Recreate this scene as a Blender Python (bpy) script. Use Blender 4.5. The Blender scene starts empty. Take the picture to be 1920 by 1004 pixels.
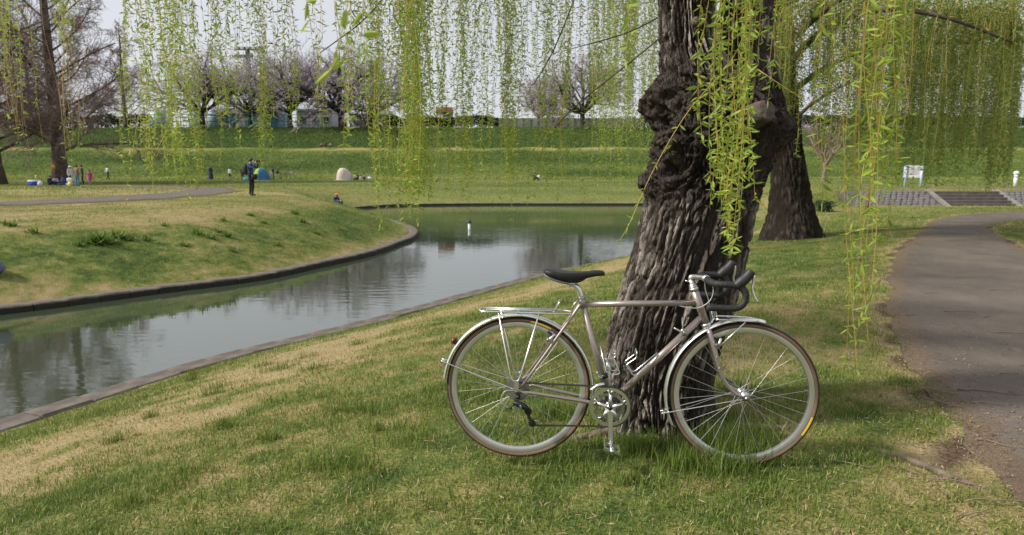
import bpy, math, random
import numpy as np
from mathutils import Vector, Matrix

random.seed(7)
rng = np.random.default_rng(11)
scene = bpy.context.scene
COL = scene.collection
R = math.radians

# ------------------------------------------------------------------ camera, sky, sun, exposure
FPX, HOR, CAMZ = 1280.0, 310.0, 1.38          # focal length in photo pixels (1920 wide), horizon row, eye height
cam_data = bpy.data.cameras.new('camera')
cam = bpy.data.objects.new('camera', cam_data)
COL.objects.link(cam)
cam.location = (0, 0, CAMZ)
PITCH = math.atan((502 - HOR) / FPX)
cam.rotation_euler = (math.pi / 2 - PITCH, 0, 0)
cam_data.sensor_width = 36.0
cam_data.lens = 36.0 * FPX / 1920.0
cam_data.clip_start = 0.05
cam_data.clip_end = 3000
cam_data.dof.use_dof = True
cam_data.dof.focus_distance = 3.3
cam_data.dof.aperture_fstop = 5.0
scene.camera = cam

SUN_EL, SUN_AZ = R(40), R(-104)               # azimuth measured from +Y towards +X
sd = Vector((math.sin(SUN_AZ) * math.cos(SUN_EL), math.cos(SUN_AZ) * math.cos(SUN_EL), math.sin(SUN_EL)))
sun_data = bpy.data.lights.new('sun', 'SUN')
sun_data.energy = 4.5
sun_data.angle = R(6)
sun_data.color = (1.0, 0.95, 0.86)
sun = bpy.data.objects.new('sun', sun_data)
COL.objects.link(sun)
sun.rotation_euler = (-sd).to_track_quat('-Z', 'Y').to_euler()
sun.location = (-20, -5, 25)

world = bpy.data.worlds.new('World')
scene.world = world
world.use_nodes = True
wn = world.node_tree
wn.nodes.clear()
w_out = wn.nodes.new('ShaderNodeOutputWorld')
w_bg = wn.nodes.new('ShaderNodeBackground')
w_sky = wn.nodes.new('ShaderNodeTexSky')
w_sky.sky_type = 'NISHITA'
w_sky.sun_disc = False
w_sky.sun_elevation = SUN_EL
w_sky.sun_rotation = SUN_AZ
w_sky.air_density = 1.0
w_sky.dust_density = 3.0
# a thin, even veil of high cloud over the blue sky
w_tc = wn.nodes.new('ShaderNodeTexCoord')
w_no = wn.nodes.new('ShaderNodeTexNoise')
w_no.inputs['Scale'].default_value = 2.2
w_no.inputs['Detail'].default_value = 5
w_mr = wn.nodes.new('ShaderNodeMapRange')
w_mr.inputs[1].default_value = 0.3
w_mr.inputs[2].default_value = 0.7
w_mr.inputs[3].default_value = 0.80
w_mr.inputs[4].default_value = 0.95
w_mix = wn.nodes.new('ShaderNodeMix')
w_mix.data_type = 'RGBA'
w_mix.inputs[7].default_value = (7.1, 7.25, 7.75, 1)     # veil colour in the sky's own units
wn.links.new(w_tc.outputs['Generated'], w_no.inputs['Vector'])
wn.links.new(w_no.outputs[0], w_mr.inputs[0])
wn.links.new(w_mr.outputs[0], w_mix.inputs[0])
wn.links.new(w_sky.outputs[0], w_mix.inputs[6])
wn.links.new(w_mix.outputs[2], w_bg.inputs[0])
w_bg.inputs[1].default_value = 0.10
wn.links.new(w_bg.outputs[0], w_out.inputs[0])

scene.view_settings.view_transform = 'Standard'
scene.view_settings.look = 'None'
scene.view_settings.exposure = 0.16
scene.view_settings.gamma = 1.0
scene.view_settings.use_curve_mapping = False
scene.render.engine = 'CYCLES'
scene.cycles.use_denoising = True
scene.cycles.max_bounces = 6
scene.cycles.diffuse_bounces = 2
scene.cycles.glossy_bounces = 3
scene.cycles.transmission_bounces = 3
scene.cycles.caustics_reflective = False
scene.cycles.caustics_refractive = False

# ------------------------------------------------------------------ measuring helpers
COSP, SINP = math.cos(PITCH), math.sin(PITCH)
def ray(px, py):
    X = (px - 960) / FPX; V = -(py - 502) / FPX
    return np.array([X, COSP + V * SINP, -SINP + V * COSP])
def ground(px, py, z):
    d = ray(px, py); t = (z - CAMZ) / d[2]
    return d * t + np.array([0, 0, CAMZ])
def at(px, py, Y):
    d = ray(px, py); t = Y / d[1]
    return d * t + np.array([0, 0, CAMZ])

def hit(px, py, zfun):
    """first point of the ground seen at a photo pixel"""
    d = ray(px, py); t = np.concatenate([np.arange(1.5, 60, 0.05), np.arange(60, 160, 0.25)]) / np.linalg.norm(d)
    P = d[None] * t[:, None] + np.array([0, 0, CAMZ])
    k = np.nonzero(P[:, 2] < zfun(P[:, 0], P[:, 1]))[0]
    return P[k[0]] if len(k) else P[-1]
def sstep(a, b, x):
    t = np.clip((np.asarray(x, float) - a) / (b - a), 0, 1)
    return t * t * (3 - 2 * t)
def _hash(ix, iy, iz):
    h = (ix.astype(np.int64) * 374761393 + iy.astype(np.int64) * 668265263 + iz.astype(np.int64) * 2147483647 + 12345) & 0xffffffff
    h = ((h ^ (h >> 13)) * 1274126177) & 0xffffffff
    h = ((h ^ (h >> 16)) * 2246822519) & 0xffffffff
    return ((h ^ (h >> 15)) & 0xffff) / 65535.0
def vnoise(x, y, z=0.0):
    x, y, z = np.broadcast_arrays(np.asarray(x, float), np.asarray(y, float), np.asarray(z, float))
    ix, iy, iz = np.floor(x), np.floor(y), np.floor(z)
    fx, fy, fz = x - ix, y - iy, z - iz
    fx = fx * fx * (3 - 2 * fx); fy = fy * fy * (3 - 2 * fy); fz = fz * fz * (3 - 2 * fz)
    r = 0
    for dx in (0, 1):
        for dy in (0, 1):
            for dz in (0, 1):
                w = (fx if dx else 1 - fx) * (fy if dy else 1 - fy) * (fz if dz else 1 - fz)
                r = r + w * _hash(ix + dx, iy + dy, iz + dz)
    return r
def fbm(x, y, z=0.0, o=4):
    r = 0; a = 0.5; s = 0
    for k in range(o):
        r = r + a * vnoise(np.asarray(x) * 2 ** k + 17 * k, np.asarray(y) * 2 ** k - 9 * k, np.asarray(z) * 2 ** k + 5 * k)
        s += a; a *= 0.5
    return r / s

# ------------------------------------------------------------------ materials
MATS = {}
def mat(name, color=(0.5, 0.5, 0.5), rough=0.7, metal=0.0, var=0.0, vscale=8.0, color2=None, bump=0.0, bscale=40.0, spec=0.5, coat=0.0):
    if name in MATS: return MATS[name]
    m = bpy.data.materials.new(name); m.use_nodes = True
    nt = m.node_tree; p = nt.nodes['Principled BSDF']
    p.inputs['Base Color'].default_value = (*color, 1)
    p.inputs['Roughness'].default_value = rough
    p.inputs['Metallic'].default_value = metal
    p.inputs['Specular IOR Level'].default_value = spec
    p.inputs['Coat Weight'].default_value = coat
    if var > 0 or color2:
        tc = nt.nodes.new('ShaderNodeTexCoord')
        n = nt.nodes.new('ShaderNodeTexNoise'); n.inputs['Scale'].default_value = vscale; n.inputs['Detail'].default_value = 5
        nt.links.new(tc.outputs['Object'], n.inputs['Vector'])
        mr = nt.nodes.new('ShaderNodeMapRange'); mr.inputs[1].default_value = 0.33; mr.inputs[2].default_value = 0.67
        nt.links.new(n.outputs[0], mr.inputs[0])
        mx = nt.nodes.new('ShaderNodeMix'); mx.data_type = 'RGBA'
        c2 = color2 or tuple(min(1, c * (1 + var)) for c in color)
        c1 = color if color2 else tuple(c * (1 - var) for c in color)
        mx.inputs[6].default_value = (*c1, 1); mx.inputs[7].default_value = (*c2, 1)
        nt.links.new(mr.outputs[0], mx.inputs[0]); nt.links.new(mx.outputs[2], p.inputs['Base Color'])
    if bump > 0:
        tc = nt.nodes.new('ShaderNodeTexCoord')
        n = nt.nodes.new('ShaderNodeTexNoise'); n.inputs['Scale'].default_value = bscale; n.inputs['Detail'].default_value = 4
        nt.links.new(tc.outputs['Object'], n.inputs['Vector'])
        b = nt.nodes.new('ShaderNodeBump'); b.inputs['Strength'].default_value = bump; b.inputs['Distance'].default_value = 0.02
        nt.links.new(n.outputs[0], b.inputs['Height']); nt.links.new(b.outputs[0], p.inputs['Normal'])
    MATS[name] = m
    return m

def attr_mat(name, attr, stops, rough=0.9, nscale=25.0, namp=0.25, bump=0.0, bscale=60.0, transl=0.0, spec=0.2, nscale2=None):
    """colour ramp over a float attribute stored on the mesh, broken up by fine noise; optional translucency for leaves and blades"""
    m = bpy.data.materials.new(name); m.use_nodes = True
    nt = m.node_tree; p = nt.nodes['Principled BSDF']; out = nt.nodes['Material Output']
    p.inputs['Roughness'].default_value = rough; p.inputs['Specular IOR Level'].default_value = spec
    a = nt.nodes.new('ShaderNodeAttribute'); a.attribute_name = attr
    g = nt.nodes.new('ShaderNodeNewGeometry')
    n = nt.nodes.new('ShaderNodeTexNoise'); n.inputs['Scale'].default_value = nscale; n.inputs['Detail'].default_value = 6; n.inputs['Roughness'].default_value = 0.65
    nt.links.new(g.outputs['Position'], n.inputs['Vector'])
    s = nt.nodes.new('ShaderNodeMath'); s.operation = 'SUBTRACT'; s.inputs[1].default_value = 0.5
    nt.links.new(n.outputs[0], s.inputs[0])
    k = nt.nodes.new('ShaderNodeMath'); k.operation = 'MULTIPLY_ADD'; k.inputs[1].default_value = namp * 2
    nt.links.new(s.outputs[0], k.inputs[0]); nt.links.new(a.outputs['Fac'], k.inputs[2])
    fac = k
    if nscale2:
        n2 = nt.nodes.new('ShaderNodeTexNoise'); n2.inputs['Scale'].default_value = nscale2; n2.inputs['Detail'].default_value = 5
        nt.links.new(g.outputs['Position'], n2.inputs['Vector'])
        s2 = nt.nodes.new('ShaderNodeMath'); s2.operation = 'SUBTRACT'; s2.inputs[1].default_value = 0.5
        nt.links.new(n2.outputs[0], s2.inputs[0])
        k2 = nt.nodes.new('ShaderNodeMath'); k2.operation = 'MULTIPLY_ADD'; k2.inputs[1].default_value = namp * 2
        nt.links.new(s2.outputs[0], k2.inputs[0]); nt.links.new(k.outputs[0], k2.inputs[2])
        fac = k2
    r = nt.nodes.new('ShaderNodeValToRGB')
    e = r.color_ramp.elements
    while len(e) > 1: e.remove(e[-1])
    e[0].position = stops[0][0]; e[0].color = (*stops[0][1], 1)
    for q, c in stops[1:]:
        x = e.new(q); x.color = (*c, 1)
    nt.links.new(fac.outputs[0], r.inputs[0]); nt.links.new(r.outputs[0], p.inputs['Base Color'])
    if bump > 0:
        nb = nt.nodes.new('ShaderNodeTexNoise'); nb.inputs['Scale'].default_value = bscale; nb.inputs['Detail'].default_value = 5
        nt.links.new(g.outputs['Position'], nb.inputs['Vector'])
        b = nt.nodes.new('ShaderNodeBump'); b.inputs['Strength'].default_value = bump; b.inputs['Distance'].default_value = 0.04
        nt.links.new(nb.outputs[0], b.inputs['Height']); nt.links.new(b.outputs[0], p.inputs['Normal'])
    if transl > 0:
        t = nt.nodes.new('ShaderNodeBsdfTranslucent'); mx = nt.nodes.new('ShaderNodeMixShader'); mx.inputs[0].default_value = transl
        nt.links.new(r.outputs[0], t.inputs[0]); nt.links.new(p.outputs[0], mx.inputs[1]); nt.links.new(t.outputs[0], mx.inputs[2])
        nt.links.new(mx.outputs[0], out.inputs[0])
    MATS[name] = m
    return m

def crs(a, b):
    """cross product along the last axis, quicker than np.cross for small arrays"""
    return np.stack([a[..., 1] * b[..., 2] - a[..., 2] * b[..., 1], a[..., 2] * b[..., 0] - a[..., 0] * b[..., 2], a[..., 0] * b[..., 1] - a[..., 1] * b[..., 0]], -1)
# ------------------------------------------------------------------ mesh building
class MB:
    """collects shapes; build() links them as one mesh object"""
    def __init__(s): s.v = []; s.f = []; s.m = []; s.n = 0
    def add(s, V, F, mi=0):
        V = np.asarray(V, float).reshape(-1, 3)
        s.v.append(V)
        for f in F: s.f.append(tuple(int(i) + s.n for i in f)); s.m.append(mi)
        s.n += len(V); return s
    def box(s, c, size, rot=None, mi=0, taper=1.0):
        x, y, z = [k / 2 for k in size]
        V = np.array([[sx * x * (taper if sz > 0 else 1), sy * y * (taper if sz > 0 else 1), sz * z] for sz in (-1, 1) for sy in (-1, 1) for sx in (-1, 1)])
        if rot is not None: V = V @ np.array(rot.to_3x3() if hasattr(rot, 'to_3x3') else rot).T
        return s.add(V + np.array(c), [(0, 2, 3, 1), (4, 5, 7, 6), (0, 1, 5, 4), (2, 6, 7, 3), (0, 4, 6, 2), (1, 3, 7, 5)], mi)
    def tube(s, P, r, k=6, mi=0, cap=True, closed=False, ref=None):
        P = np.asarray(P, float); n = len(P)
        r = np.full(n, r, float) if np.isscalar(r) else np.asarray(r, float)
        if closed: T = np.roll(P, -1, 0) - np.roll(P, 1, 0)
        else: T = np.gradient(P, axis=0) if n > 2 else np.repeat((P[1] - P[0])[None], 2, 0)
        T = T / np.maximum(np.linalg.norm(T, axis=1), 1e-9)[:, None]
        if ref is None:
            m = np.abs(T).mean(0); ref = np.eye(3)[int(np.argmin(m))]
        A = crs(np.asarray(ref, float)[None], T); A /= np.maximum(np.linalg.norm(A, axis=1), 1e-9)[:, None]
        B = crs(T, A)
        th = np.arange(k) * 2 * math.pi / k
        V = P[:, None] + r[:, None, None] * (np.cos(th)[None, :, None] * A[:, None] + np.sin(th)[None, :, None] * B[:, None])
        F = []
        for i in range(n if closed else n - 1):
            j = (i + 1) % n
            for q in range(k):
                q2 = (q + 1) % k
                F.append((i * k + q, i * k + q2, j * k + q2, j * k + q))
        if cap and not closed:
            F.append(tuple(range(k - 1, -1, -1))); F.append(tuple((n - 1) * k + q for q in range(k)))
        return s.add(V.reshape(-1, 3), F, mi)
    def revolve(s, prof, origin, axis='y', n=48, a0=0.0, a1=2 * math.pi, mi=0, closed_prof=True):
        """prof: list of (radius, offset along axis); axis y: wheel in xz plane; axis z: turned upright"""
        full = abs(a1 - a0 - 2 * math.pi) < 1e-6
        m = n if full else n + 1
        th = a0 + (a1 - a0) * np.arange(m) / n
        pr = np.asarray(prof, float); k = len(pr)
        c, sn = np.cos(th)[:, None], np.sin(th)[:, None]
        if axis == 'y': V = np.stack([pr[None, :, 0] * c, np.broadcast_to(pr[None, :, 1], (m, k)), pr[None, :, 0] * sn], -1)
        else: V = np.stack([pr[None, :, 0] * c, pr[None, :, 0] * sn, np.broadcast_to(pr[None, :, 1], (m, k))], -1)
        F = []
        for i in range(n):
            j = (i + 1) % m
            for q in range(k if closed_prof else k - 1):
                q2 = (q + 1) % k
                F.append((i * k + q, j * k + q, j * k + q2, i * k + q2))
        if not full and closed_prof:
            F.append(tuple(range(k))); F.append(tuple(n * k + q for q in range(k - 1, -1, -1)))
        return s.add(V.reshape(-1, 3) + np.array(origin), F, mi)
    def ball(s, c, rad, n=10, m=7, mi=0, zlo=-1.0):
        rad = np.array([rad] * 3 if np.isscalar(rad) else rad, float)
        ph = np.linspace(math.asin(zlo), math.pi / 2, m)
        prof = [(max(math.cos(p), 1e-4), math.sin(p)) for p in ph]
        t = MB().revolve(prof, (0, 0, 0), 'z', n, closed_prof=False)
        return s.add(np.concatenate(t.v) * rad + np.array(c), t.f, mi)
    def mesh(s, name, mats, smooth=False):
        me = bpy.data.meshes.new(name)
        V = np.concatenate(s.v) if s.v else np.zeros((0, 3))
        me.from_pydata(V.tolist(), [], s.f)
        for m in (mats if isinstance(mats, (list, tuple)) else [mats]): me.materials.append(m)
        if max(s.m, default=0) > 0: me.polygons.foreach_set('material_index', s.m)
        if smooth: me.polygons.foreach_set('use_smooth', [True] * len(me.polygons))
        me.update()
        return me
    def build(s, name, mats, parent=None, smooth=False):
        o = bpy.data.objects.new(name, s.mesh(name, mats, smooth))
        COL.objects.link(o)
        if parent: o.parent = parent
        return o

def big_mesh(name, V, F, mats, attrs=None, mi=None, smooth=False):
    """V (n,3), F (m,k) of one polygon size, quick path for large meshes"""
    me = bpy.data.meshes.new(name)
    V = np.asarray(V, np.float32); F = np.asarray(F, np.int32); k = F.shape[1]
    me.vertices.add(len(V)); me.vertices.foreach_set('co', V.ravel())
    me.loops.add(F.size); me.loops.foreach_set('vertex_index', F.ravel())
    me.polygons.add(len(F))
    me.polygons.foreach_set('loop_start', np.arange(len(F), dtype=np.int32) * k)
    me.polygons.foreach_set('loop_total', np.full(len(F), k, np.int32))
    for m in (mats if isinstance(mats, (list, tuple)) else [mats]): me.materials.append(m)
    if mi is not None: me.polygons.foreach_set('material_index', np.asarray(mi, np.int32))
    if smooth: me.polygons.foreach_set('use_smooth', np.ones(len(F), bool))
    for an, av in (attrs or {}).items():
        a = me.attributes.new(an, 'FLOAT', 'POINT'); a.data.foreach_set('value', np.asarray(av, np.float32))
    me.update(); me.validate()
    return me
def link(name, me, parent=None):
    o = bpy.data.objects.new(name, me); COL.objects.link(o)
    if parent: o.parent = parent
    return o
def empty(name, loc=(0, 0, 0), rz=0.0):
    o = bpy.data.objects.new(name, None); COL.objects.link(o)
    o.location = tuple(float(k) for k in loc); o.rotation_euler = (0, 0, rz); o.empty_display_size = 0.1
    return o
def tag(o, label, cat, group=None):
    o['label'] = label; o['category'] = cat
    if group: o['group'] = group
    return o
def structure(o): o['kind'] = 'structure'; return o
def stuff(o, label=None, cat=None):
    o['kind'] = 'stuff'
    if label: o['label'] = label; o['category'] = cat
    return o
def spline(P, n, closed=False):
    """Catmull-Rom through P, n samples per span"""
    P = np.asarray(P, float)
    if closed: Q = np.concatenate([P[-1:], P, P[:2]])
    else: Q = np.concatenate([2 * P[:1] - P[1:2], P, 2 * P[-1:] - P[-2:-1]])
    out = []
    for i in range(1, len(Q) - 2):
        t = np.linspace(0, 1, n, endpoint=False)[:, None]
        a, b, c, d = Q[i - 1], Q[i], Q[i + 1], Q[i + 2]
        out.append(0.5 * (2 * b + (c - a) * t + (2 * a - 5 * b + 4 * c - d) * t ** 2 + (3 * b - a - 3 * c + d) * t ** 3))
    out = np.concatenate(out)
    return out if closed else np.concatenate([out, P[-1:]])
# ------------------------------------------------------------------ the pond outline and the lie of the land
ZW, ZK = -1.50, -1.35                         # water level, top of the kerb
pond_pts = np.array([(-9.2, 1.2), (-7.3, 3.9), (-6.05, 6.0), (-5.42, 7.4), (-4.69, 8.97), (-3.93, 10.19), (-2.94, 11.5), (-1.73, 13.4), (0.54, 17.02),
    (2.09, 18.9), (3.9, 20.9), (7.3, 25.5), (10.8, 33), (13.4, 41), (13.6, 47), (11.2, 49.8), (9.14, 49.95), (3, 49.95), (-2.33, 49.9), (-8.13, 48.54), (-10.04, 45.99),
    (-11.2, 43.4), (-12.6, 41.6), (-12.8, 40.2), (-10.9, 39.9), (-8.6, 38.9), (-6.6, 35.7), (-5.07, 32.37), (-4.1, 29.37), (-3.85, 26.66), (-4.08, 24.75), (-4.49, 21.92), (-5.46, 19.22),
    (-6.4, 16.95), (-7.87, 15.33), (-8.94, 14.1), (-9.96, 13.02), (-13.0, 10.2), (-17, 6.5), (-20, 2), (-14, -1.5)])
pond_L = np.array([7.5] * 11 + [6.5, 6, 7, 9, 12, 12, 12, 12, 10, 8, 5, 4, 4, 4.5, 5] + [5.5] * 15)
POND = spline(pond_pts, 6, closed=True)
PL = spline(np.stack([pond_L, pond_L, pond_L], 1), 6, closed=True)[:, 0]

def pond_sd(x, y):
    """signed distance to the pond edge (positive on land) and the bank length there"""
    x = np.asarray(x, float); y = np.asarray(y, float)
    best = np.full(x.shape, 1e9); L = np.full(x.shape, 6.0); inside = np.zeros(x.shape, bool)
    n = len(POND)
    for i in range(n):
        a = POND[i]; b = POND[(i + 1) % n]; e = b - a
        t = np.clip(((x - a[0]) * e[0] + (y - a[1]) * e[1]) / (e @ e), 0, 1)
        d = (x - a[0] - t * e[0]) ** 2 + (y - a[1] - t * e[1]) ** 2
        k = d < best
        best = np.where(k, d, best); L = np.where(k, PL[i] * (1 - t) + PL[(i + 1) % n] * t, L)
        cr = (a[1] > y) != (b[1] > y)
        with np.errstate(divide='ignore', invalid='ignore'):
            xi = a[0] + (y - a[1]) / (b[1] - a[1] if b[1] != a[1] else 1e-9) * e[0]
        inside ^= cr & (x < xi)
    d = np.sqrt(best)
    return np.where(inside, -d, d), L

# paths: left and right edge polylines
path_r_left = spline([(1.75, -2), (1.85, 0.5), (2.15, 2.85), (2.36, 3.48), (2.59, 4.2), (3.04, 5.27), (3.94, 7.02), (5.91, 10.42), (8.0, 13.4), (10.05, 16.4), (11.7, 18.4), (13.3, 19.7), (16.0, 20.8), (22, 21.4), (40, 20)], 8)
path_r_right = spline([(3.6, -2), (3.7, 0.5), (4.0, 2.85), (4.2, 3.4), (4.45, 4.1), (4.9, 5.1), (5.75, 6.7), (7.6, 9.6), (9.15, 12.7), (10.8, 15.4), (12.5, 17.0), (14.5, 17.9), (17.0, 18.7), (22, 19.3), (40, 18)], 8)
path_l_out = spline([(-40, 19.0), (-26, 20.5), (-20.5, 21.6), (-17, 23.2), (-15.2, 26), (-14.3, 29.5), (-14.0, 33.0), (-14.8, 37.5), (-18, 43), (-24, 50), (-34, 58)], 8)
path_l_in = spline([(-40, 21.2), (-27, 22.6), (-21.5, 24.0), (-18.9, 25.6), (-17.6, 27.8), (-16.9, 31), (-16.9, 34), (-17.8, 37.5), (-21, 42.5), (-27, 49.5), (-36, 56.5)], 8)
def poly_sd(poly, x, y):
    x = np.asarray(x, float); y = np.asarray(y, float)
    best = np.full(x.shape, 1e9); inside = np.zeros(x.shape, bool); n = len(poly)
    for i in range(n):
        a = poly[i]; b = poly[(i + 1) % n]; e = b - a
        t = np.clip(((x - a[0]) * e[0] + (y - a[1]) * e[1]) / (e @ e + 1e-12), 0, 1)
        best = np.minimum(best, (x - a[0] - t * e[0]) ** 2 + (y - a[1] - t * e[1]) ** 2)
        if a[1] != b[1]:
            inside ^= ((a[1] > y) != (b[1] > y)) & (x < a[0] + (y - a[1]) / (b[1] - a[1]) * e[0])
    d = np.sqrt(best)
    return np.where(inside, -d, d)
poly_r = np.concatenate([path_r_left, path_r_right[::-1]])
poly_l = np.concatenate([path_l_out, path_l_in[::-1]])
PIT = ground(1748, 846, 0)[:2]

def height(x, y, d, L):
    zb = -0.33 * sstep(34, 62, y)
    zb = zb + 0.07 * (fbm(x * 0.35, y * 0.35, 0, 3) - 0.5) * sstep(0.5, 3, np.hypot(x - 0.6, y - 3.2) - 0.8)
    # dry hollow that carries the inlet, with the stone slope at its far side
    hol = sstep(9.5, 13.5, x) * sstep(21.7, 27.0, y) * (1 - sstep(44.3, 45.3, y))
    zb = zb - 1.05 * hol
    t = np.clip((d - 0.40) / L, 0, 1)
    z = (ZK - 0.03) + (zb - ZK + 0.03) * (1 - (1 - t) ** 1.9)
    z = np.where(d < 0.10, -2.4, z)
    # levee with a berm
    lev = np.interp(y, [84, 88, 99, 103, 114, 117, 140, 150], [0, 0.15, 4.15, 4.3, 7.75, 7.9, 7.9, 7.7])
    z = z + lev + (fbm(x * 0.3, y * 0.3, 3, 3) - 0.5) * 0.35 * sstep(87, 92, y)
    z = z - 0.10 * np.exp(-(((x - PIT[0]) / 0.17) ** 2 + ((y - PIT[1]) / 0.11) ** 2))
    return z

def axis(*spans):
    out = []
    for a, b, s in spans: out.append(np.arange(a, b - 1e-6, s))
    out.append([spans[-1][1]])
    return np.concatenate(out)
gx = axis((-600, -120, 80), (-120, -40, 5), (-40, -15, 0.7), (-15, 15, 0.24), (15, 36, 0.4), (36, 120, 4), (120, 600, 80))
gy = axis((-200, -20, 30), (-20, -2, 1.5), (-2, 51, 0.24), (51, 84, 0.8), (84, 118, 0.5), (118, 160, 4), (160, 1200, 130))
GX, GY = np.meshgrid(gx, gy)
GD, GL = pond_sd(GX.ravel(), GY.ravel())
GD = GD.reshape(GX.shape); GL = GL.reshape(GX.shape)
GZ = height(GX, GY, GD, GL)
def tz(x, y):
    """height of the built ground sheet"""
    x = np.asarray(x, float); y = np.asarray(y, float)
    i = np.clip(np.searchsorted(gx, x) - 1, 0, len(gx) - 2); j = np.clip(np.searchsorted(gy, y) - 1, 0, len(gy) - 2)
    u = (x - gx[i]) / (gx[i + 1] - gx[i]); v = (y - gy[j]) / (gy[j + 1] - gy[j])
    return (GZ[j, i] * (1 - u) * (1 - v) + GZ[j, i + 1] * u * (1 - v) + GZ[j + 1, i] * (1 - u) * v + GZ[j + 1, i + 1] * u * v)

def dryness_and_shade(x, y, d):
    """0 fresh green turf .. 1 straw; above 1.2 bare soil; painted levee shade lowers it"""
    n1 = fbm(x * 0.9, y * 0.9, 1.0, 4); n2 = fbm(x * 0.22 + 9, y * 0.5, 2.0, 3)
    n3 = fbm(x * 6.0, y * 6.0, 3.0, 3); n4 = fbm(x * 17.0, y * 17.0, 6.0, 2)
    v = 0.50 + 0.60 * (n1 - 0.5) + 0.42 * (n2 - 0.5) + 1.0 * (n3 - 0.5) * (1 - sstep(10, 36, y)) + 0.75 * (n4 - 0.5) * (1 - sstep(5, 10, y))
    near = (1 - sstep(24, 30, y)) * sstep(-7.6, -5.6, x + (12 - y) * 0.4)
    band = np.exp(-((d - 3.3 - 0.5 * (n2 - 0.5)) / 0.75) ** 2) * (1 - sstep(22, 30, y)) * (x > -6.6 + 0.35 * np.clip(y - 7, 0, 30) * 0 ) * near
    v = v - 0.06 * near * (1 - band) + 0.46 * band
    edge = np.exp(-((d - 0.35) / 0.35) ** 2)
    v = v + 0.15 * edge
    # the spit: straw on its crown, fresher near the water
    spit = sstep(11, 15, y + 0.4 * (x + 8)) * (1 - sstep(39, 42, y)) * (x < -3.6)
    crown = sstep(2.6, 4.4, d)
    v = v + spit * (0.16 * crown - 0.24 * (1 - crown) * sstep(0.5, 1.2, d))
    far = sstep(44, 56, y)
    v = v * (1 - far) + far * (0.36 + 0.55 * (fbm(x * 0.09, y * 0.35, 5, 4) - 0.5))
    lev = sstep(86, 90, y)
    v = v - lev * 0.20 + 0.62 * sstep(0.38, 0.66, fbm(x * 0.25, y * 0.4, 11, 4)) * np.exp(-((y - 98.5 - 1.2 * (fbm(x * 0.1, 2.0, 0, 3) - 0.5)) / 0.8) ** 2) + 0.30 * np.exp(-((y - 86.5) / 1.3) ** 2) * (fbm(x * 0.12, 3.0, 0, 3) > 0.47)
    v = v - 0.34 * sstep(99.5, 103, y)  # tree shade over the upper levee slope, put into the turf colour
    # scuffed border along the asphalt
    return v
pr = poly_sd(poly_r, GX.ravel(), GY.ravel()).reshape(GX.shape)
GDRY_SHADE = dryness_and_shade(GX, GY, GD)
def soil(x, y, p):
    w = 0.14 + 0.9 * (fbm(x * 1.7, y * 1.7, 8, 4) - 0.5)
    s = 1 - sstep(0.0, 1.0, np.abs(p) / np.maximum(w, 0.05))
    s = s + 0.9 * np.exp(-(((x - PIT[0]) / 0.20) ** 2 + ((y - PIT[1]) / 0.13) ** 2))
    return np.clip(s, 0, 1) * sstep(-3, 0, 30 - y)
GSOIL = soil(GX, GY, pr)
GVAL = np.clip(GDRY_SHADE, 0.02, 0.98) * (1 - GSOIL) + 1.6 * GSOIL
ny, nx = GX.shape
idx = np.arange(ny * nx).reshape(ny, nx)
GF = np.stack([idx[:-1, :-1], idx[:-1, 1:], idx[1:, 1:], idx[1:, :-1]], -1).reshape(-1, 4)
turf_stops = [(0.0, (0.038, 0.066, 0.018)), (0.28, (0.095, 0.130, 0.032)), (0.5, (0.172, 0.180, 0.052)), (0.75, (0.27, 0.215, 0.095)), (1.0, (0.34, 0.265, 0.14))]
def ground_mat():
    m = attr_mat('turf', 'dry', turf_stops, rough=0.95, nscale=42.0, namp=0.50, bump=0.8, bscale=45, spec=0.1, nscale2=6.5)
    nt = m.node_tree; p = nt.nodes['Principled BSDF']
    # soil where the attribute runs past 1.1
    a = next(n for n in nt.nodes if n.type == 'ATTRIBUTE'); ramp = next(n for n in nt.nodes if n.type == 'VALTORGB')
    mr = nt.nodes.new('ShaderNodeMapRange'); mr.inputs[1].default_value = 0.95; mr.inputs[2].default_value = 1.35
    nt.links.new(a.outputs['Fac'], mr.inputs[0])
    g = nt.nodes.new('ShaderNodeNewGeometry'); n = nt.nodes.new('ShaderNodeTexNoise'); n.inputs['Scale'].default_value = 30; n.inputs['Detail'].default_value = 6
    nt.links.new(g.outputs['Position'], n.inputs['Vector'])
    sr = nt.nodes.new('ShaderNodeMix'); sr.data_type = 'RGBA'; sr.inputs[6].default_value = (0.055, 0.038, 0.026, 1); sr.inputs[7].default_value = (0.17, 0.115, 0.075, 1)
    nt.links.new(n.outputs[0], sr.inputs[0])
    mx = nt.nodes.new('ShaderNodeMix'); mx.data_type = 'RGBA'
    nt.links.new(mr.outputs[0], mx.inputs[0]); nt.links.new(ramp.outputs[0], mx.inputs[6]); nt.links.new(sr.outputs[2], mx.inputs[7])
    nt.links.new(mx.outputs[2], p.inputs['Base Color'])
    return m
M_turf = ground_mat()
structure(link('ground', big_mesh('ground', np.stack([GX, GY, GZ], -1).reshape(-1, 3), GF, M_turf, {'dry': GVAL.ravel()}, smooth=True)))

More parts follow.
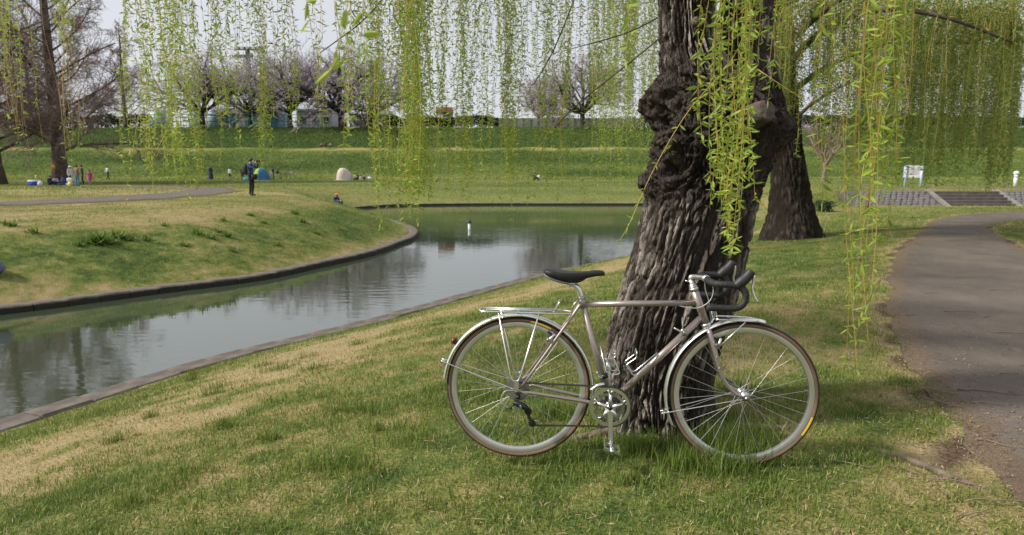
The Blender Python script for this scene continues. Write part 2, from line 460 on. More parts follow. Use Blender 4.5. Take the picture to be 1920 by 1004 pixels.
# ------------------------------------------------------------------ water
def water_mat():
    m = bpy.data.materials.new('pond_water'); m.use_nodes = True
    nt = m.node_tree; p = nt.nodes['Principled BSDF']
    p.inputs['Base Color'].default_value = (0.040, 0.052, 0.030, 1); p.inputs['Roughness'].default_value = 0.03; p.inputs['IOR'].default_value = 3.0
    g = nt.nodes.new('ShaderNodeNewGeometry')
    mp = nt.nodes.new('ShaderNodeMapping'); mp.inputs['Scale'].default_value = (1.1, 2.6, 1)
    nt.links.new(g.outputs['Position'], mp.inputs['Vector'])
    n1 = nt.nodes.new('ShaderNodeTexNoise'); n1.inputs['Scale'].default_value = 1.5; n1.inputs['Detail'].default_value = 4
    nt.links.new(mp.outputs[0], n1.inputs['Vector'])
    n2 = nt.nodes.new('ShaderNodeTexNoise'); n2.inputs['Scale'].default_value = 0.12; n2.inputs['Detail'].default_value = 2
    nt.links.new(g.outputs['Position'], n2.inputs['Vector'])
    mr = nt.nodes.new('ShaderNodeMapRange'); mr.inputs[1].default_value = 0.42; mr.inputs[2].default_value = 0.62; mr.inputs[3].default_value = 0.05; mr.inputs[4].default_value = 0.22
    nt.links.new(n2.outputs[0], mr.inputs[0])
    b = nt.nodes.new('ShaderNodeBump'); b.inputs['Distance'].default_value = 0.03
    nt.links.new(mr.outputs[0], b.inputs['Strength']); nt.links.new(n1.outputs[0], b.inputs['Height']); nt.links.new(b.outputs[0], p.inputs['Normal'])
    return m
mb = MB()
cen = POND.mean(0)
nrm = np.roll(POND, -1, 0) - np.roll(POND, 1, 0); nrm = np.stack([nrm[:, 1], -nrm[:, 0]], 1); nrm /= np.linalg.norm(nrm, axis=1)[:, None]
if pond_sd(*(POND[:1] + nrm[:1] * 0.3).T)[0][0] < 0: nrm = -nrm                     # outward
rim = POND + nrm * 0.08
mb.add(np.c_[rim, np.full(len(rim), ZW)], [tuple(range(len(rim)))])
structure(mb.build('pond_water', water_mat()))

# ------------------------------------------------------------------ kerb stones round the pond
M_kerb = mat('kerb_concrete', (0.070, 0.057, 0.045), 0.9, color2=(0.155, 0.130, 0.105), vscale=3.5, bump=0.5, bscale=30)
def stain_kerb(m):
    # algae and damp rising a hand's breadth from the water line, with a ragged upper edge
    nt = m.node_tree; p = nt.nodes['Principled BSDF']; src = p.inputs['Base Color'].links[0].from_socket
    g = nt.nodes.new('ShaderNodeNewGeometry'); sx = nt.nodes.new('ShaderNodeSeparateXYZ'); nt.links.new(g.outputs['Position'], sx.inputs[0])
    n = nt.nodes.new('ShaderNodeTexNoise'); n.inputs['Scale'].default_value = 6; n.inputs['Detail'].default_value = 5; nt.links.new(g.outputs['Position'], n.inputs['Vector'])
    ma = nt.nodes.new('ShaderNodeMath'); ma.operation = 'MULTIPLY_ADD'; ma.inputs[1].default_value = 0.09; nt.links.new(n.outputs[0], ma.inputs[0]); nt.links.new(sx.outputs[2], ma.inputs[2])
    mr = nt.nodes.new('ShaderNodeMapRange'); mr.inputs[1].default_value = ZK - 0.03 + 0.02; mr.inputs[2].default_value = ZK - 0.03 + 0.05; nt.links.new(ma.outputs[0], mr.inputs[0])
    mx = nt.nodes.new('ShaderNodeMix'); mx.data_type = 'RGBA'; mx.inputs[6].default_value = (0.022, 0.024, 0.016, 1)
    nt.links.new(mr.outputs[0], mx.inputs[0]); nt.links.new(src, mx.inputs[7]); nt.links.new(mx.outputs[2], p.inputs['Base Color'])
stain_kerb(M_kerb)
kerb_meshes = []
for k in range(5):
    mb = MB(); r = random.Random(k)
    w, h, l, b = 0.36, 0.62, 0.588, 0.022 + 0.008 * r.random()
    sec = [(-w / 2, -h), (w / 2, -h), (w / 2, -b), (w / 2 - b, 0), (-w / 2 + b, 0), (-w / 2, -b)]
    xs = (-l / 2, -l / 2 + 0.012, l / 2 - 0.012, l / 2)
    V = []
    for i, X in enumerate(xs):
        e = 0.010 if i in (0, 3) else 0.0
        for (yy, zz) in sec: V.append((X + r.uniform(-.003, .003), yy * (1 - e * 3) + r.uniform(-.004, .004), zz - (e if zz > -0.1 else 0) + (r.uniform(-.005, .005) if zz > -0.1 else 0)))
    F = [tuple(range(5, -1, -1)), tuple(range(18, 24))]
    for i in range(3):
        for q in range(6): F.append((i * 6 + q, i * 6 + (q + 1) % 6, i * 6 + 6 + (q + 1) % 6, i * 6 + 6 + q))
    kerb_meshes.append(mb.add(V, F).mesh('kerb_stone', M_kerb))
kerb = structure(empty('kerb'))
seg = np.linalg.norm(np.roll(POND, -1, 0) - POND, axis=1); cum = np.concatenate([[0], np.cumsum(seg)])
PC = np.concatenate([POND, POND[:1]])
s = 0.0; count = 0
ST = 0.6
while s < cum[-1] - 0.3:
    m_ = s + ST / 2
    p = np.array([np.interp(m_, cum, PC[:, k]) for k in (0, 1)])
    q0 = np.array([np.interp(s, cum, PC[:, k]) for k in (0, 1)]); q1 = np.array([np.interp(s + ST, cum, PC[:, k]) for k in (0, 1)])
    s += ST
    dist = np.hypot(*p)
    if p[1] < 4.5 or abs(p[0]) > 0.95 * p[1] + 3: continue
    t = (q1 - q0); ang = math.atan2(t[1], t[0]); nv = np.array([t[1], -t[0]]) / np.linalg.norm(t)
    if pond_sd(np.array([p[0] + nv[0] * .3]), np.array([p[1] + nv[1] * .3]))[0][0] < 0: nv = -nv
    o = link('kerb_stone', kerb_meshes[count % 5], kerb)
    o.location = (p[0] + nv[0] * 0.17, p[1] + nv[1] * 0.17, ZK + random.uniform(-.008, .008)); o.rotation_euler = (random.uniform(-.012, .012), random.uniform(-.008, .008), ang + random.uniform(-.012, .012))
    count += 1

# ------------------------------------------------------------------ asphalt paths
def asphalt():
    m = bpy.data.materials.new('asphalt'); m.use_nodes = True
    nt = m.node_tree; p = nt.nodes['Principled BSDF']; p.inputs['Roughness'].default_value = 0.9; p.inputs['Specular IOR Level'].default_value = 0.25
    g = nt.nodes.new('ShaderNodeNewGeometry')
    def noise(sc, det=6, ro=0.6):
        n = nt.nodes.new('ShaderNodeTexNoise'); n.inputs['Scale'].default_value = sc; n.inputs['Detail'].default_value = det; n.inputs['Roughness'].default_value = ro
        nt.links.new(g.outputs['Position'], n.inputs['Vector']); return n
    n1, n2, n3 = noise(1.4), noise(160, 2), noise(5.5, 7, 0.7)
    r = nt.nodes.new('ShaderNodeValToRGB'); r.color_ramp.elements[0].color = (0.108, 0.087, 0.070, 1); r.color_ramp.elements[0].position = 0.3
    r.color_ramp.elements[1].color = (0.190, 0.155, 0.124, 1); r.color_ramp.elements[1].position = 0.7
    nt.links.new(n1.outputs[0], r.inputs[0])
    r2 = nt.nodes.new('ShaderNodeValToRGB'); r2.color_ramp.elements[0].position = 0.58; r2.color_ramp.elements[1].position = 0.75
    nt.links.new(n3.outputs[0], r2.inputs[0])
    mx = nt.nodes.new('ShaderNodeMix'); mx.data_type = 'RGBA'; mx.inputs[7].default_value = (0.26, 0.195, 0.14, 1)
    nt.links.new(r2.outputs[0], mx.inputs[0]); nt.links.new(r.outputs[0], mx.inputs[6])
    mul = nt.nodes.new('ShaderNodeMix'); mul.data_type = 'RGBA'; mul.blend_type = 'MULTIPLY'; mul.inputs[0].default_value = 0.45
    nt.links.new(mx.outputs[2], mul.inputs[6]); nt.links.new(n2.outputs[0], mul.inputs[7]); nt.links.new(mul.outputs[2], p.inputs['Base Color'])
    b = nt.nodes.new('ShaderNodeBump'); b.inputs['Strength'].default_value = 0.5; b.inputs['Distance'].default_value = 0.01
    nt.links.new(n2.outputs[0], b.inputs['Height']); nt.links.new(b.outputs[0], p.inputs['Normal'])
    # earth and litter trodden over the asphalt along its edges
    a = nt.nodes.new('ShaderNodeAttribute'); a.attribute_name = 'edge'
    n4, n5, n6 = noise(3.2, 7, 0.65), noise(45, 4), noise(260, 1)
    ad = nt.nodes.new('ShaderNodeMath'); ad.operation = 'ADD'; nt.links.new(a.outputs['Fac'], ad.inputs[0]); nt.links.new(n4.outputs[0], ad.inputs[1])
    mr = nt.nodes.new('ShaderNodeMapRange'); mr.inputs[1].default_value = 0.98; mr.inputs[2].default_value = 1.22; nt.links.new(ad.outputs[0], mr.inputs[0])
    er = nt.nodes.new('ShaderNodeMix'); er.data_type = 'RGBA'; er.inputs[6].default_value = (0.06, 0.042, 0.028, 1); er.inputs[7].default_value = (0.20, 0.14, 0.09, 1); nt.links.new(n5.outputs[0], er.inputs[0])
    fm = nt.nodes.new('ShaderNodeMix'); fm.data_type = 'RGBA'; nt.links.new(mr.outputs[0], fm.inputs[0]); nt.links.new(mul.outputs[2], fm.inputs[6]); nt.links.new(er.outputs[2], fm.inputs[7])
    # pale aggregate
    gr = nt.nodes.new('ShaderNodeMapRange'); gr.inputs[1].default_value = 0.62; gr.inputs[2].default_value = 0.72; nt.links.new(n6.outputs[0], gr.inputs[0])
    gm = nt.nodes.new('ShaderNodeMix'); gm.data_type = 'RGBA'; gm.inputs[7].default_value = (0.32, 0.28, 0.235, 1); nt.links.new(gr.outputs[0], gm.inputs[0]); nt.links.new(fm.outputs[2], gm.inputs[6])
    nt.links.new(gm.outputs[2], p.inputs['Base Color'])
    return m
M_asph = asphalt()
def path_sheet(name, A, B, lift, across=9, ragged=0.05, dens=5, worn=0.38):
    def dense(P):
        t = np.arange(len(P)); tt = np.linspace(0, len(P) - 1, (len(P) - 1) * dens + 1)
        return np.stack([np.interp(tt, t, P[:, 0]), np.interp(tt, t, P[:, 1])], 1)
    A, B = dense(A), dense(B); n = len(A)
    e = B - A; e = e / np.linalg.norm(e, axis=1)[:, None]
    A = A + e * (ragged * 2 * (fbm(A[:, 0] * 3, A[:, 1] * 3, 4, 4) - 0.5))[:, None]; B = B + e * (ragged * 2 * (fbm(B[:, 0] * 3, B[:, 1] * 3, 6, 4) - 0.5))[:, None]
    u = np.linspace(0, 1, across)
    P = A[:, None] * (1 - u)[None, :, None] + B[:, None] * u[None, :, None]
    edge = np.minimum(u, 1 - u); Z = tz(P[..., 0], P[..., 1]) + lift * np.where(edge > 0, 1, 0.2)[None]
    ed = np.clip(1 - edge[None] * np.linalg.norm(B - A, axis=1)[:, None] / worn, 0, 1)
    I = np.arange(n * across).reshape(n, across)
    F = np.stack([I[:-1, :-1], I[:-1, 1:], I[1:, 1:], I[1:, :-1]], -1).reshape(-1, 4)
    return structure(link(name, big_mesh(name, np.concatenate([P, Z[..., None]], -1).reshape(-1, 3), F, M_asph, {'edge': ed.ravel()}, smooth=True)))
path_sheet('path', path_r_left, path_r_right, 0.022, 21, 0.09)
path_sheet('path', path_l_out, path_l_in, 0.06, 25, 0.10, worn=0.12)
# second, straight footway on the flat beyond the inlet, leading to the steps
fa = np.array([(23, 45.2), (30, 45.4), (40, 45.6), (70, 46)]); fb = np.array([(23, 47.6), (30, 47.6), (40, 47.8), (70, 48.4)])
path_sheet('path', spline(fa, 8), spline(fb, 8), 0.05, 5, 0.05)

# ------------------------------------------------------------------ turf blades
def blade_field():
    zones = [  # y from, y to, blades per square metre, height, width, segments, x half-width per y
        (1.9, 4.6, 6800, 0.033, 0.0040), (4.6, 8.0, 2800, 0.036, 0.0056), (8.0, 15.0, 900, 0.042, 0.0085), (15.0, 32.0, 330, 0.065, 0.0130), (32.0, 84.0, 16, 0.10, 0.05), (84.0, 115.0, 26, 0.20, 0.11)]
    P = []; H = []; Wd = []
    for (y0, y1, dens, h, w) in zones:
        X0, X1 = -0.80 * y1 - 0.4, 0.80 * y1 + 0.4
        n = int((X1 - X0) * (y1 - y0) * dens)
        x = rng.uniform(X0, X1, n); y = rng.uniform(y0, y1, n)
        k = (np.abs(x) < 0.79 * y + 0.35)
        x, y = x[k], y[k]
        # thin out in patches
        c = fbm(x * 2.3, y * 2.3, 0.7, 3)
        k = rng.random(len(x)) < sstep(0.2, 0.58, c) * 0.72 + 0.28
        P.append(np.stack([x[k], y[k]], 1)); H.append(np.full(k.sum(), h)); Wd.append(np.full(k.sum(), w))
    # taller rank tufts: round the trunk, behind the wheels and scattered on the bank
    tufts = [(1.02, 3.10, 0.22, 0.12, 1500), (0.86, 3.0, 0.16, 0.10, 900), (0.72, 3.15, 0.12, 0.10, 400), (1.22, 3.3, 0.22, 0.09, 600), (0.62, 3.2, 0.10, 0.10, 250), (0.23, 3.75, 0.16, 0.10, 420), (1.35, 4.05, 0.22, 0.09, 500), (-0.95, 3.28, 0.2, 0.08, 330), (-0.55, 3.5, 0.2, 0.075, 260),
             (-0.3, 4.2, 0.3, 0.08, 330), (0.55, 3.55, 0.12, 0.12, 300), (1.1, 3.5, 0.3, 0.10, 700), (0.3, 3.0, 0.25, 0.06, 420), (0.95, 2.75, 0.35, 0.05, 600)]
    for q in range(46):
        yy = random.uniform(2.6, 9); tufts.append((random.uniform(-0.7 * yy, 0.35 * yy), yy, random.uniform(.06, .16), random.uniform(.055, .085), int(random.uniform(70, 160))))
    big = []
    for (x, y, r, h, n) in tufts:
        q = np.stack([x + rng.normal(0, r * .55, n), y + rng.normal(0, r * .4, n)], 1)
        P.append(q); H.append(np.full(n, h)); Wd.append(np.full(n, 0.0042)); big.append(n)
    nt_ = sum(big)
    P = np.concatenate(P); H = np.concatenate(H); Wd = np.concatenate(Wd)
    tall = np.zeros(len(P), bool); tall[-nt_:] = True
    x, y = P[:, 0], P[:, 1]
    d, _ = pond_sd(x, y); p = poly_sd(poly_r, x, y); pl = poly_sd(poly_l, x, y)
    s = soil(x, y, p)
    trunk = np.hypot(x - 0.78, y - 3.58) < 0.27
    pit = np.hypot((x - PIT[0]) / 0.17, (y - PIT[1]) / 0.12) < 1
    keep = (d > 0.40 + 0.05 * rng.standard_normal(len(x)) ** 2) & (p > -0.42 * sstep(0.50, 0.72, fbm(x * 2.1 + 40, y * 2.1, 1.0, 4)) - 0.02 + 0.05 * rng.standard_normal(len(x))) & (pl > 0.05) & (rng.random(len(x)) > s * 0.58) & ~trunk & ~pit & ~((y > 97.7) & (y < 99.3))
    x, y, H, Wd, tall, d = x[keep], y[keep], H[keep], Wd[keep], tall[keep], d[keep]
    dry = dryness_and_shade(x, y, d)
    k = tall | (rng.random(len(x)) > 0.45 * sstep(0.45, 0.95, dry)); x, y, H, Wd, tall, d, dry = x[k], y[k], H[k], Wd[k], tall[k], d[k], dry[k]
    H = np.where(tall, H, H * (1.35 - 0.75 * np.clip(dry, 0, 1)))
    n = len(x)
    dead = rng.random(n) < np.clip(dry * 0.85 - 0.14, 0.06, 0.92)
    dead &= ~(tall & (rng.random(n) < 0.85))
    val = np.where(dead, 0.72 + 0.25 * rng.random(n), 0.04 + 0.42 * rng.random(n) + 0.10 * np.clip(dry, 0, 1))
    val = np.where(tall & ~dead, 0.12 + 0.2 * rng.random(n), val)
    val = np.where(y > 84, np.clip(dry * 0.80 + 0.08 + rng.normal(0, 0.06, n) - 0.18 * (y > 100), 0.0, 0.7), val)  # blades on the upper levee darkened likewise, as painted tree shade
    h = H * rng.uniform(0.45, 1.45, n) * np.where(dead, 0.8, 1.0)
    lean = np.where(dead, rng.uniform(0.5, 1.45, n), rng.uniform(0.1, 1.0, n)); lean = np.where(tall, rng.uniform(0.05, 0.75, n), lean)
    az = rng.uniform(0, 2 * math.pi, n); fa = az + rng.normal(0, 0.6, n) + math.pi / 2
    z = tz(x, y) - 0.004
    B = np.stack([x, y, z], 1)
    D = np.stack([np.cos(az) * np.sin(lean), np.sin(az) * np.sin(lean), np.cos(lean)], 1)
    D1 = np.stack([np.cos(az) * np.sin(lean * .6), np.sin(az) * np.sin(lean * .6), np.cos(lean * .6)], 1)
    S = np.stack([np.cos(fa), np.sin(fa), 0 * fa], 1) * (Wd * rng.uniform(0.7, 1.3, n) * 0.5)[:, None]
    mid = B + D1 * (h * 0.5)[:, None]; tip = mid + D * (h * 0.55)[:, None] - np.array([0, 0, 1]) * (h * 0.12 * np.sin(lean))[:, None]
    near = y < 8.0
    # near blades: bent, five points; far ones: one triangle
    a = near
    V1 = np.stack([B[a] - S[a], B[a] + S[a], mid[a] + S[a] * .8, mid[a] - S[a] * .8, tip[a]], 1).reshape(-1, 3)
    i0 = np.arange(a.sum()) * 5
    F1 = np.concatenate([np.stack([i0, i0 + 1, i0 + 2], 1), np.stack([i0, i0 + 2, i0 + 3], 1), np.stack([i0 + 3, i0 + 2, i0 + 4], 1)])
    b = ~near
    V2 = np.stack([B[b] - S[b], B[b] + S[b], tip[b]], 1).reshape(-1, 3)
    i1 = len(V1) + np.arange(b.sum()) * 3
    F2 = np.stack([i1, i1 + 1, i1 + 2], 1)
    dv = np.concatenate([np.repeat(val[a], 5), np.repeat(val[b], 3)])
    M = attr_mat('grass_blade', 'dry', [(0.0, (0.078, 0.128, 0.024)), (0.3, (0.178, 0.242, 0.046)), (0.5, (0.26, 0.285, 0.075)), (0.72, (0.38, 0.30, 0.135)), (1.0, (0.52, 0.41, 0.22))], rough=0.6, nscale=3, namp=0.10, transl=0.28, spec=0.25)
    o = link('grass', big_mesh('grass', np.concatenate([V1, V2]), np.concatenate([F1, F2]), M, {'dry': dv}))
    stuff(o, 'patchy mown green and straw coloured grass covering the banks', 'grass')
blade_field()
# ------------------------------------------------------------------ bark
def bark_mat(name, dark, mid, pale, bscale=70):
    m = attr_mat(name, 'bark', [(0.0, dark), (0.45, mid), (0.8, pale), (1.0, tuple(min(1, c * 1.25) for c in pale))], rough=0.93, nscale=26, namp=0.34, bump=1.0, bscale=bscale, spec=0.15)
    nt = m.node_tree
    for n in [q for q in nt.nodes if q.type == 'TEX_NOISE']:            # grain drawn out along the stem
        src = n.inputs['Vector'].links[0].from_socket; mp = nt.nodes.new('ShaderNodeMapping'); mp.inputs['Scale'].default_value = (1, 1, 0.30)
        nt.links.new(src, mp.inputs['Vector']); nt.links.new(mp.outputs[0], n.inputs['Vector'])
    return m
M_bark = bark_mat('willow_bark', (0.034, 0.027, 0.023), (0.105, 0.086, 0.072), (0.32, 0.278, 0.242))
M_bark2 = bark_mat('willow_bark_dark', (0.022, 0.017, 0.013), (0.042, 0.033, 0.026), (0.085, 0.068, 0.055))
M_twig = mat('willow_twig', (0.42, 0.29, 0.07), 0.6, var=0.3, vscale=3)
M_branch = mat('willow_branch', (0.085, 0.066, 0.05), 0.9, var=0.35, vscale=6, bump=0.4, bscale=30)
def leaf_mat(name, c1, c2, transl=0.42):
    m = bpy.data.materials.new(name); m.use_nodes = True
    nt = m.node_tree; p = nt.nodes['Principled BSDF']; out = nt.nodes['Material Output']
    p.inputs['Roughness'].default_value = 0.5; p.inputs['Specular IOR Level'].default_value = 0.3
    g = nt.nodes.new('ShaderNodeNewGeometry'); n = nt.nodes.new('ShaderNodeTexNoise'); n.inputs['Scale'].default_value = 14; n.inputs['Detail'].default_value = 3
    nt.links.new(g.outputs['Position'], n.inputs['Vector'])
    mr = nt.nodes.new('ShaderNodeMapRange'); mr.inputs[1].default_value = 0.3; mr.inputs[2].default_value = 0.7
    nt.links.new(n.outputs[0], mr.inputs[0])
    mx = nt.nodes.new('ShaderNodeMix'); mx.data_type = 'RGBA'; mx.inputs[6].default_value = (*c1, 1); mx.inputs[7].default_value = (*c2, 1)
    nt.links.new(mr.outputs[0], mx.inputs[0]); nt.links.new(mx.outputs[2], p.inputs['Base Color'])
    t = nt.nodes.new('ShaderNodeBsdfTranslucent'); ms = nt.nodes.new('ShaderNodeMixShader'); ms.inputs[0].default_value = transl
    nt.links.new(mx.outputs[2], t.inputs[0]); nt.links.new(p.outputs[0], ms.inputs[1]); nt.links.new(t.outputs[0], ms.inputs[2]); nt.links.new(ms.outputs[0], out.inputs[0])
    return m
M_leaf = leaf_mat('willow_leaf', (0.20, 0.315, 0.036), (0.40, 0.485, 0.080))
M_leaf_shaded = leaf_mat('willow_leaf_shaded', (0.105, 0.175, 0.030), (0.21, 0.275, 0.055))  # darker copy of the leaf colour, with the far crowns' shade painted in

def trunk_mesh(rows, Y, nth, nz, amp, burls=(), lumps=0.0, lump_span=(0, 0), seed=0.0, cellw=0.05, cellh=0.30, depth_ratio=1.0, mat_=None, extra=None):
    """rows: (photo row, left, right) at depth Y; an upright lofted trunk with furrowed bark cut into the mesh"""
    zc, xc, rr = [], [], []
    for (py, l, r) in rows:
        a = at(l, py, Y); b = at(r, py, Y)
        zc.append((a[2] + b[2]) / 2); xc.append((a[0] + b[0]) / 2); rr.append((b[0] - a[0]) / 2)
    zc, xc, rr = map(np.array, (zc, xc, rr))
    o = np.argsort(zc); zc, xc, rr = zc[o], xc[o], rr[o]
    z = np.linspace(zc[0], zc[-1], nz)
    def sm(v):
        w = np.interp(z, zc, v); k = max(3, nz // 30) | 1
        return np.convolve(np.pad(w, k // 2, 'edge'), np.ones(k) / k, 'valid')
    X, Rr = sm(xc), sm(rr)
    th = np.arange(nth) * 2 * math.pi / nth
    TH, Z = np.meshgrid(th, z)
    ca, sa = np.cos(TH), np.sin(TH)
    Rm = Rr.mean()
    # periodic arc coordinates through a cylinder keep the bark seamless
    warp = 0.05 * (fbm(ca * 3 + seed, sa * 3, Z * 2.2, 3) - 0.5)
    chaos = np.zeros_like(Z)
    if lumps > 0: chaos = sstep(lump_span[0] - .06, lump_span[0] + .06, Z) * (1 - sstep(lump_span[1] - .08, lump_span[1] + .08, Z))
    f1 = Rm / cellw
    def furrow(fr, hz, sd, tilt=0.0):
        A = TH + tilt * Z + warp * 4 + chaos * 1.1 * (fbm(ca * 2 + sd, sa * 2, Z * 5, 3) - 0.5)
        n = vnoise(np.cos(A) * fr + sd + seed, np.sin(A) * fr, Z / hz + sd) * 2 - 1
        return np.abs(n)
    w1 = furrow(f1, cellh, 1.7, 0.16); w2 = furrow(f1 * 1.2, cellh * .75, 9.2, -0.30); w3 = furrow(f1 * 2.1, cellh * .4, 4.4)
    plate = np.minimum(sstep(0.04, 0.34, w1), sstep(0.03, 0.30, w2))
    crack = sstep(0.0, 0.2, np.abs(vnoise(ca * f1 * 1.2 + 3, sa * f1 * 1.2, Z / (cellh * .22)) * 2 - 1))
    disp = amp * (plate * 1.0 + 0.30 * sstep(0, .4, w3) + 0.60 * crack * plate - 0.9)
    und = 0.05 * Rm * (fbm(ca * 1.6 + seed, sa * 1.6, Z * 1.5, 2) - 0.5) * 2
    rad = Rr[:, None] + und + disp
    for (bz, bth, sz, sth, h) in burls:
        dth = (TH - bth + math.pi) % (2 * math.pi) - math.pi
        rad = rad + h * np.exp(-((Z - bz) / sz) ** 2 - (dth / sth) ** 2)
    if lumps > 0:
        lm = fbm(ca * 2.6 + 5, sa * 2.6, Z * 7, 5) - 0.5; lf = np.abs(fbm(ca * 5 + 2, sa * 5, Z * 15, 3) - 0.5) + 0.6 * np.abs(fbm(ca * 11 + 2, sa * 11, Z * 34, 3) - 0.5)
        side = 0.35 + 0.65 * sstep(-0.4, 0.6, -ca - 0.5 * sa)
        rad = rad + chaos * side * lumps * (2.6 * lm - 1.5 * lf + 0.1)
    rad = np.maximum(rad, 0.012)
    if extra is not None: rad = extra(rad, TH, Z, ca, sa)
    V = np.stack([X[:, None] + rad * ca, Y + rad * sa * depth_ratio, Z], -1)
    I = np.arange(nz * nth).reshape(nz, nth); J = np.roll(I, -1, 1)
    F = np.stack([I[:-1], J[:-1], J[1:], I[1:]], -1).reshape(-1, 4)
    tone = 0.12 + 0.42 * plate * sstep(0.30, 0.58, fbm(ca * 2 + 8, sa * 2, Z * 2.0, 4)) + 0.42 * plate * sstep(0.40, 0.60, fbm(ca * 9, sa * 9, Z * 3, 3))
    tone = tone * (1 - 0.66 * chaos)
    me = big_mesh('trunk', V.reshape(-1, 3), F, mat_ or M_bark, {'bark': tone.ravel()}, smooth=True)
    return me, (z, X, Rr)

# ------------------------------------------------------------------ hanging willow strands
def leaf_geom(base, direc, side, length, width, curl=0.0, fine=False):
    """diamond leaves (two triangles) or, close by, six-point curved leaves; arrays of n leaves"""
    n = len(base)
    nrm_ = np.cross(direc, side)
    if not fine:
        m = base + direc * (length * 0.45)[:, None]
        V = np.stack([base, m + side * (width / 2)[:, None], base + direc * length[:, None] + nrm_ * (length * curl)[:, None], m - side * (width / 2)[:, None]], 1).reshape(-1, 3)
        i = np.arange(n) * 4
        return V, [np.stack([i, i + 1, i + 2, i + 3], 1)]
    p1 = base + direc * (length * 0.3)[:, None] + nrm_ * (length * curl * .1)[:, None]; p2 = base + direc * (length * 0.65)[:, None] + nrm_ * (length * curl * .45)[:, None]
    tip = base + direc * length[:, None] + nrm_ * (length * curl)[:, None]
    fold = nrm_ * (width * 0.22)[:, None]
    V = np.stack([base, p1 + side * (width * .46)[:, None] + fold, p1, p1 - side * (width * .46)[:, None] + fold, p2 + side * (width * .42)[:, None] + fold, p2, p2 - side * (width * .42)[:, None] + fold, tip], 1).reshape(-1, 3)
    i = np.arange(n) * 8
    return V, [np.stack([i, i + 1, i + 2], 1), np.stack([i, i + 2, i + 3], 1), np.stack([i + 1, i + 4, i + 5], 1), np.stack([i + 1, i + 5, i + 2], 1), np.stack([i + 2, i + 5, i + 6], 1), np.stack([i + 2, i + 6, i + 3], 1),
               np.stack([i + 4, i + 7, i + 5], 1), np.stack([i + 5, i + 7, i + 6], 1)]

def strand_path(top, zbot, sway, drift, start=None, n=14):
    t = np.linspace(0, 1, n)
    ph, q = random.uniform(0, 6.3), random.uniform(0, 6.3)
    L = top[2] - zbot
    x = top[0] + drift[0] * t ** 1.4 + sway * L * (np.sin(2.3 * t * math.pi * .8 + ph) - math.sin(ph)) * .5
    y = top[1] + drift[1] * t ** 1.4 + sway * L * (np.sin(2.0 * t * math.pi * .8 + q) - math.sin(q)) * .5
    P = np.stack([x, y, top[2] - L * t], 1)
    if start is not None:
        s = np.asarray(start, float); up = (s + P[0]) / 2 + np.array([0, 0, 0.10 + 0.10 * random.random()])
        P = np.concatenate([spline([s, up, P[0]], 3)[:-1], P])
    return P
def strand_leaves(P, leaf_len, node_gap, per_node, rnd, skip_top=0.0, bare=0.0):
    """leaf bases, directions, sides, lengths along a strand"""
    seg = np.linalg.norm(np.diff(P, axis=0), axis=1); cum = np.concatenate([[0], np.cumsum(seg)])
    s = np.arange(skip_top + node_gap * rnd.random(), cum[-1] * (1 - bare), node_gap)
    if len(s) == 0: s = np.array([cum[-1] * 0.9])
    s = np.repeat(s, per_node) + rnd.normal(0, node_gap * .12, len(s) * per_node)
    s = np.clip(np.concatenate([s, [cum[-1]] * 2]), 0, cum[-1])
    B = np.stack([np.interp(s, cum, P[:, k]) for k in range(3)], 1)
    n = len(s)
    az = rnd.uniform(0, 2 * math.pi, n); pit = rnd.normal(-0.35, 0.55, n)
    D = np.stack([np.cos(az) * np.cos(pit), np.sin(az) * np.cos(pit), np.sin(pit)], 1)
    S = crs(D, rnd.normal(0, 1, (n, 3))); S /= np.maximum(np.linalg.norm(S, axis=1), 1e-6)[:, None]
    ln = leaf_len * rnd.uniform(0.55, 1.25, n)
    return B, D, S, ln
def strand_mesh(P, rad, leaf_len, node_gap, per_node, mats, rnd, skip_top=0.0, bare=0.0, fine=False, k=3):
    mb = MB()
    r = np.linspace(rad, rad * 0.45, len(P))
    mb.tube(P, r, k, 0, cap=False)
    B, D, S, ln = strand_leaves(P, leaf_len, node_gap, per_node, rnd, skip_top, bare)
    V, Fs = leaf_geom(B, D, S, ln, ln * rnd.uniform(0.20, 0.30, len(ln)), rnd.uniform(-.25, .25), fine)
    mb.add(V, [tuple(f) for F in Fs for f in F], 1)
    return mb

# ------------------------------------------------------------------ the near willow
TY = 3.62
willow = tag(empty('willow_tree', (0.80, TY, 0)), 'big gnarled willow with burled trunk and hanging strands that the bicycle leans on', 'tree')
zrow = lambda py, y=TY: at(1300, py, y)[2]
rows = [(880, 1140, 1330), (835, 1148, 1322), (800, 1152, 1318), (760, 1146, 1320), (700, 1141, 1328), (650, 1143, 1340), (600, 1152, 1356), (550, 1168, 1372), (480, 1191, 1389), (420, 1206, 1402), (380, 1214, 1410),
        (330, 1222, 1425), (280, 1230, 1440), (240, 1234, 1448), (200, 1236, 1440), (165, 1238, 1415), (135, 1241, 1375), (100, 1243, 1345), (60, 1243, 1337), (0, 1243, 1333), (-100, 1240, 1328), (-220, 1228, 1312), (-420, 1190, 1268), (-640, 1120, 1190)]
PI = math.pi
burls = [(zrow(205), PI * 1.02, 0.095, 0.55, 0.085), (zrow(165), PI * 1.12, 0.05, 0.4, 0.035), (zrow(335), PI * 1.03, 0.075, 0.5, 0.060), (zrow(268), PI * 1.25, 0.07, 0.5, 0.035),
         (zrow(245), PI * 1.98, 0.11, 0.55, 0.105), (zrow(310), PI * 1.95, 0.10, 0.5, 0.02), (zrow(230), PI * 1.5, 0.13, 0.6, 0.03)]
def buttress(rad, TH, Z, ca, sa):
    b = np.exp(-np.clip(Z + 0.02, 0, 9) / 0.10)
    return rad + b * (0.035 + 0.05 * np.cos(TH * 5 + 0.6) + 0.03 * np.cos(TH * 3 + 2))
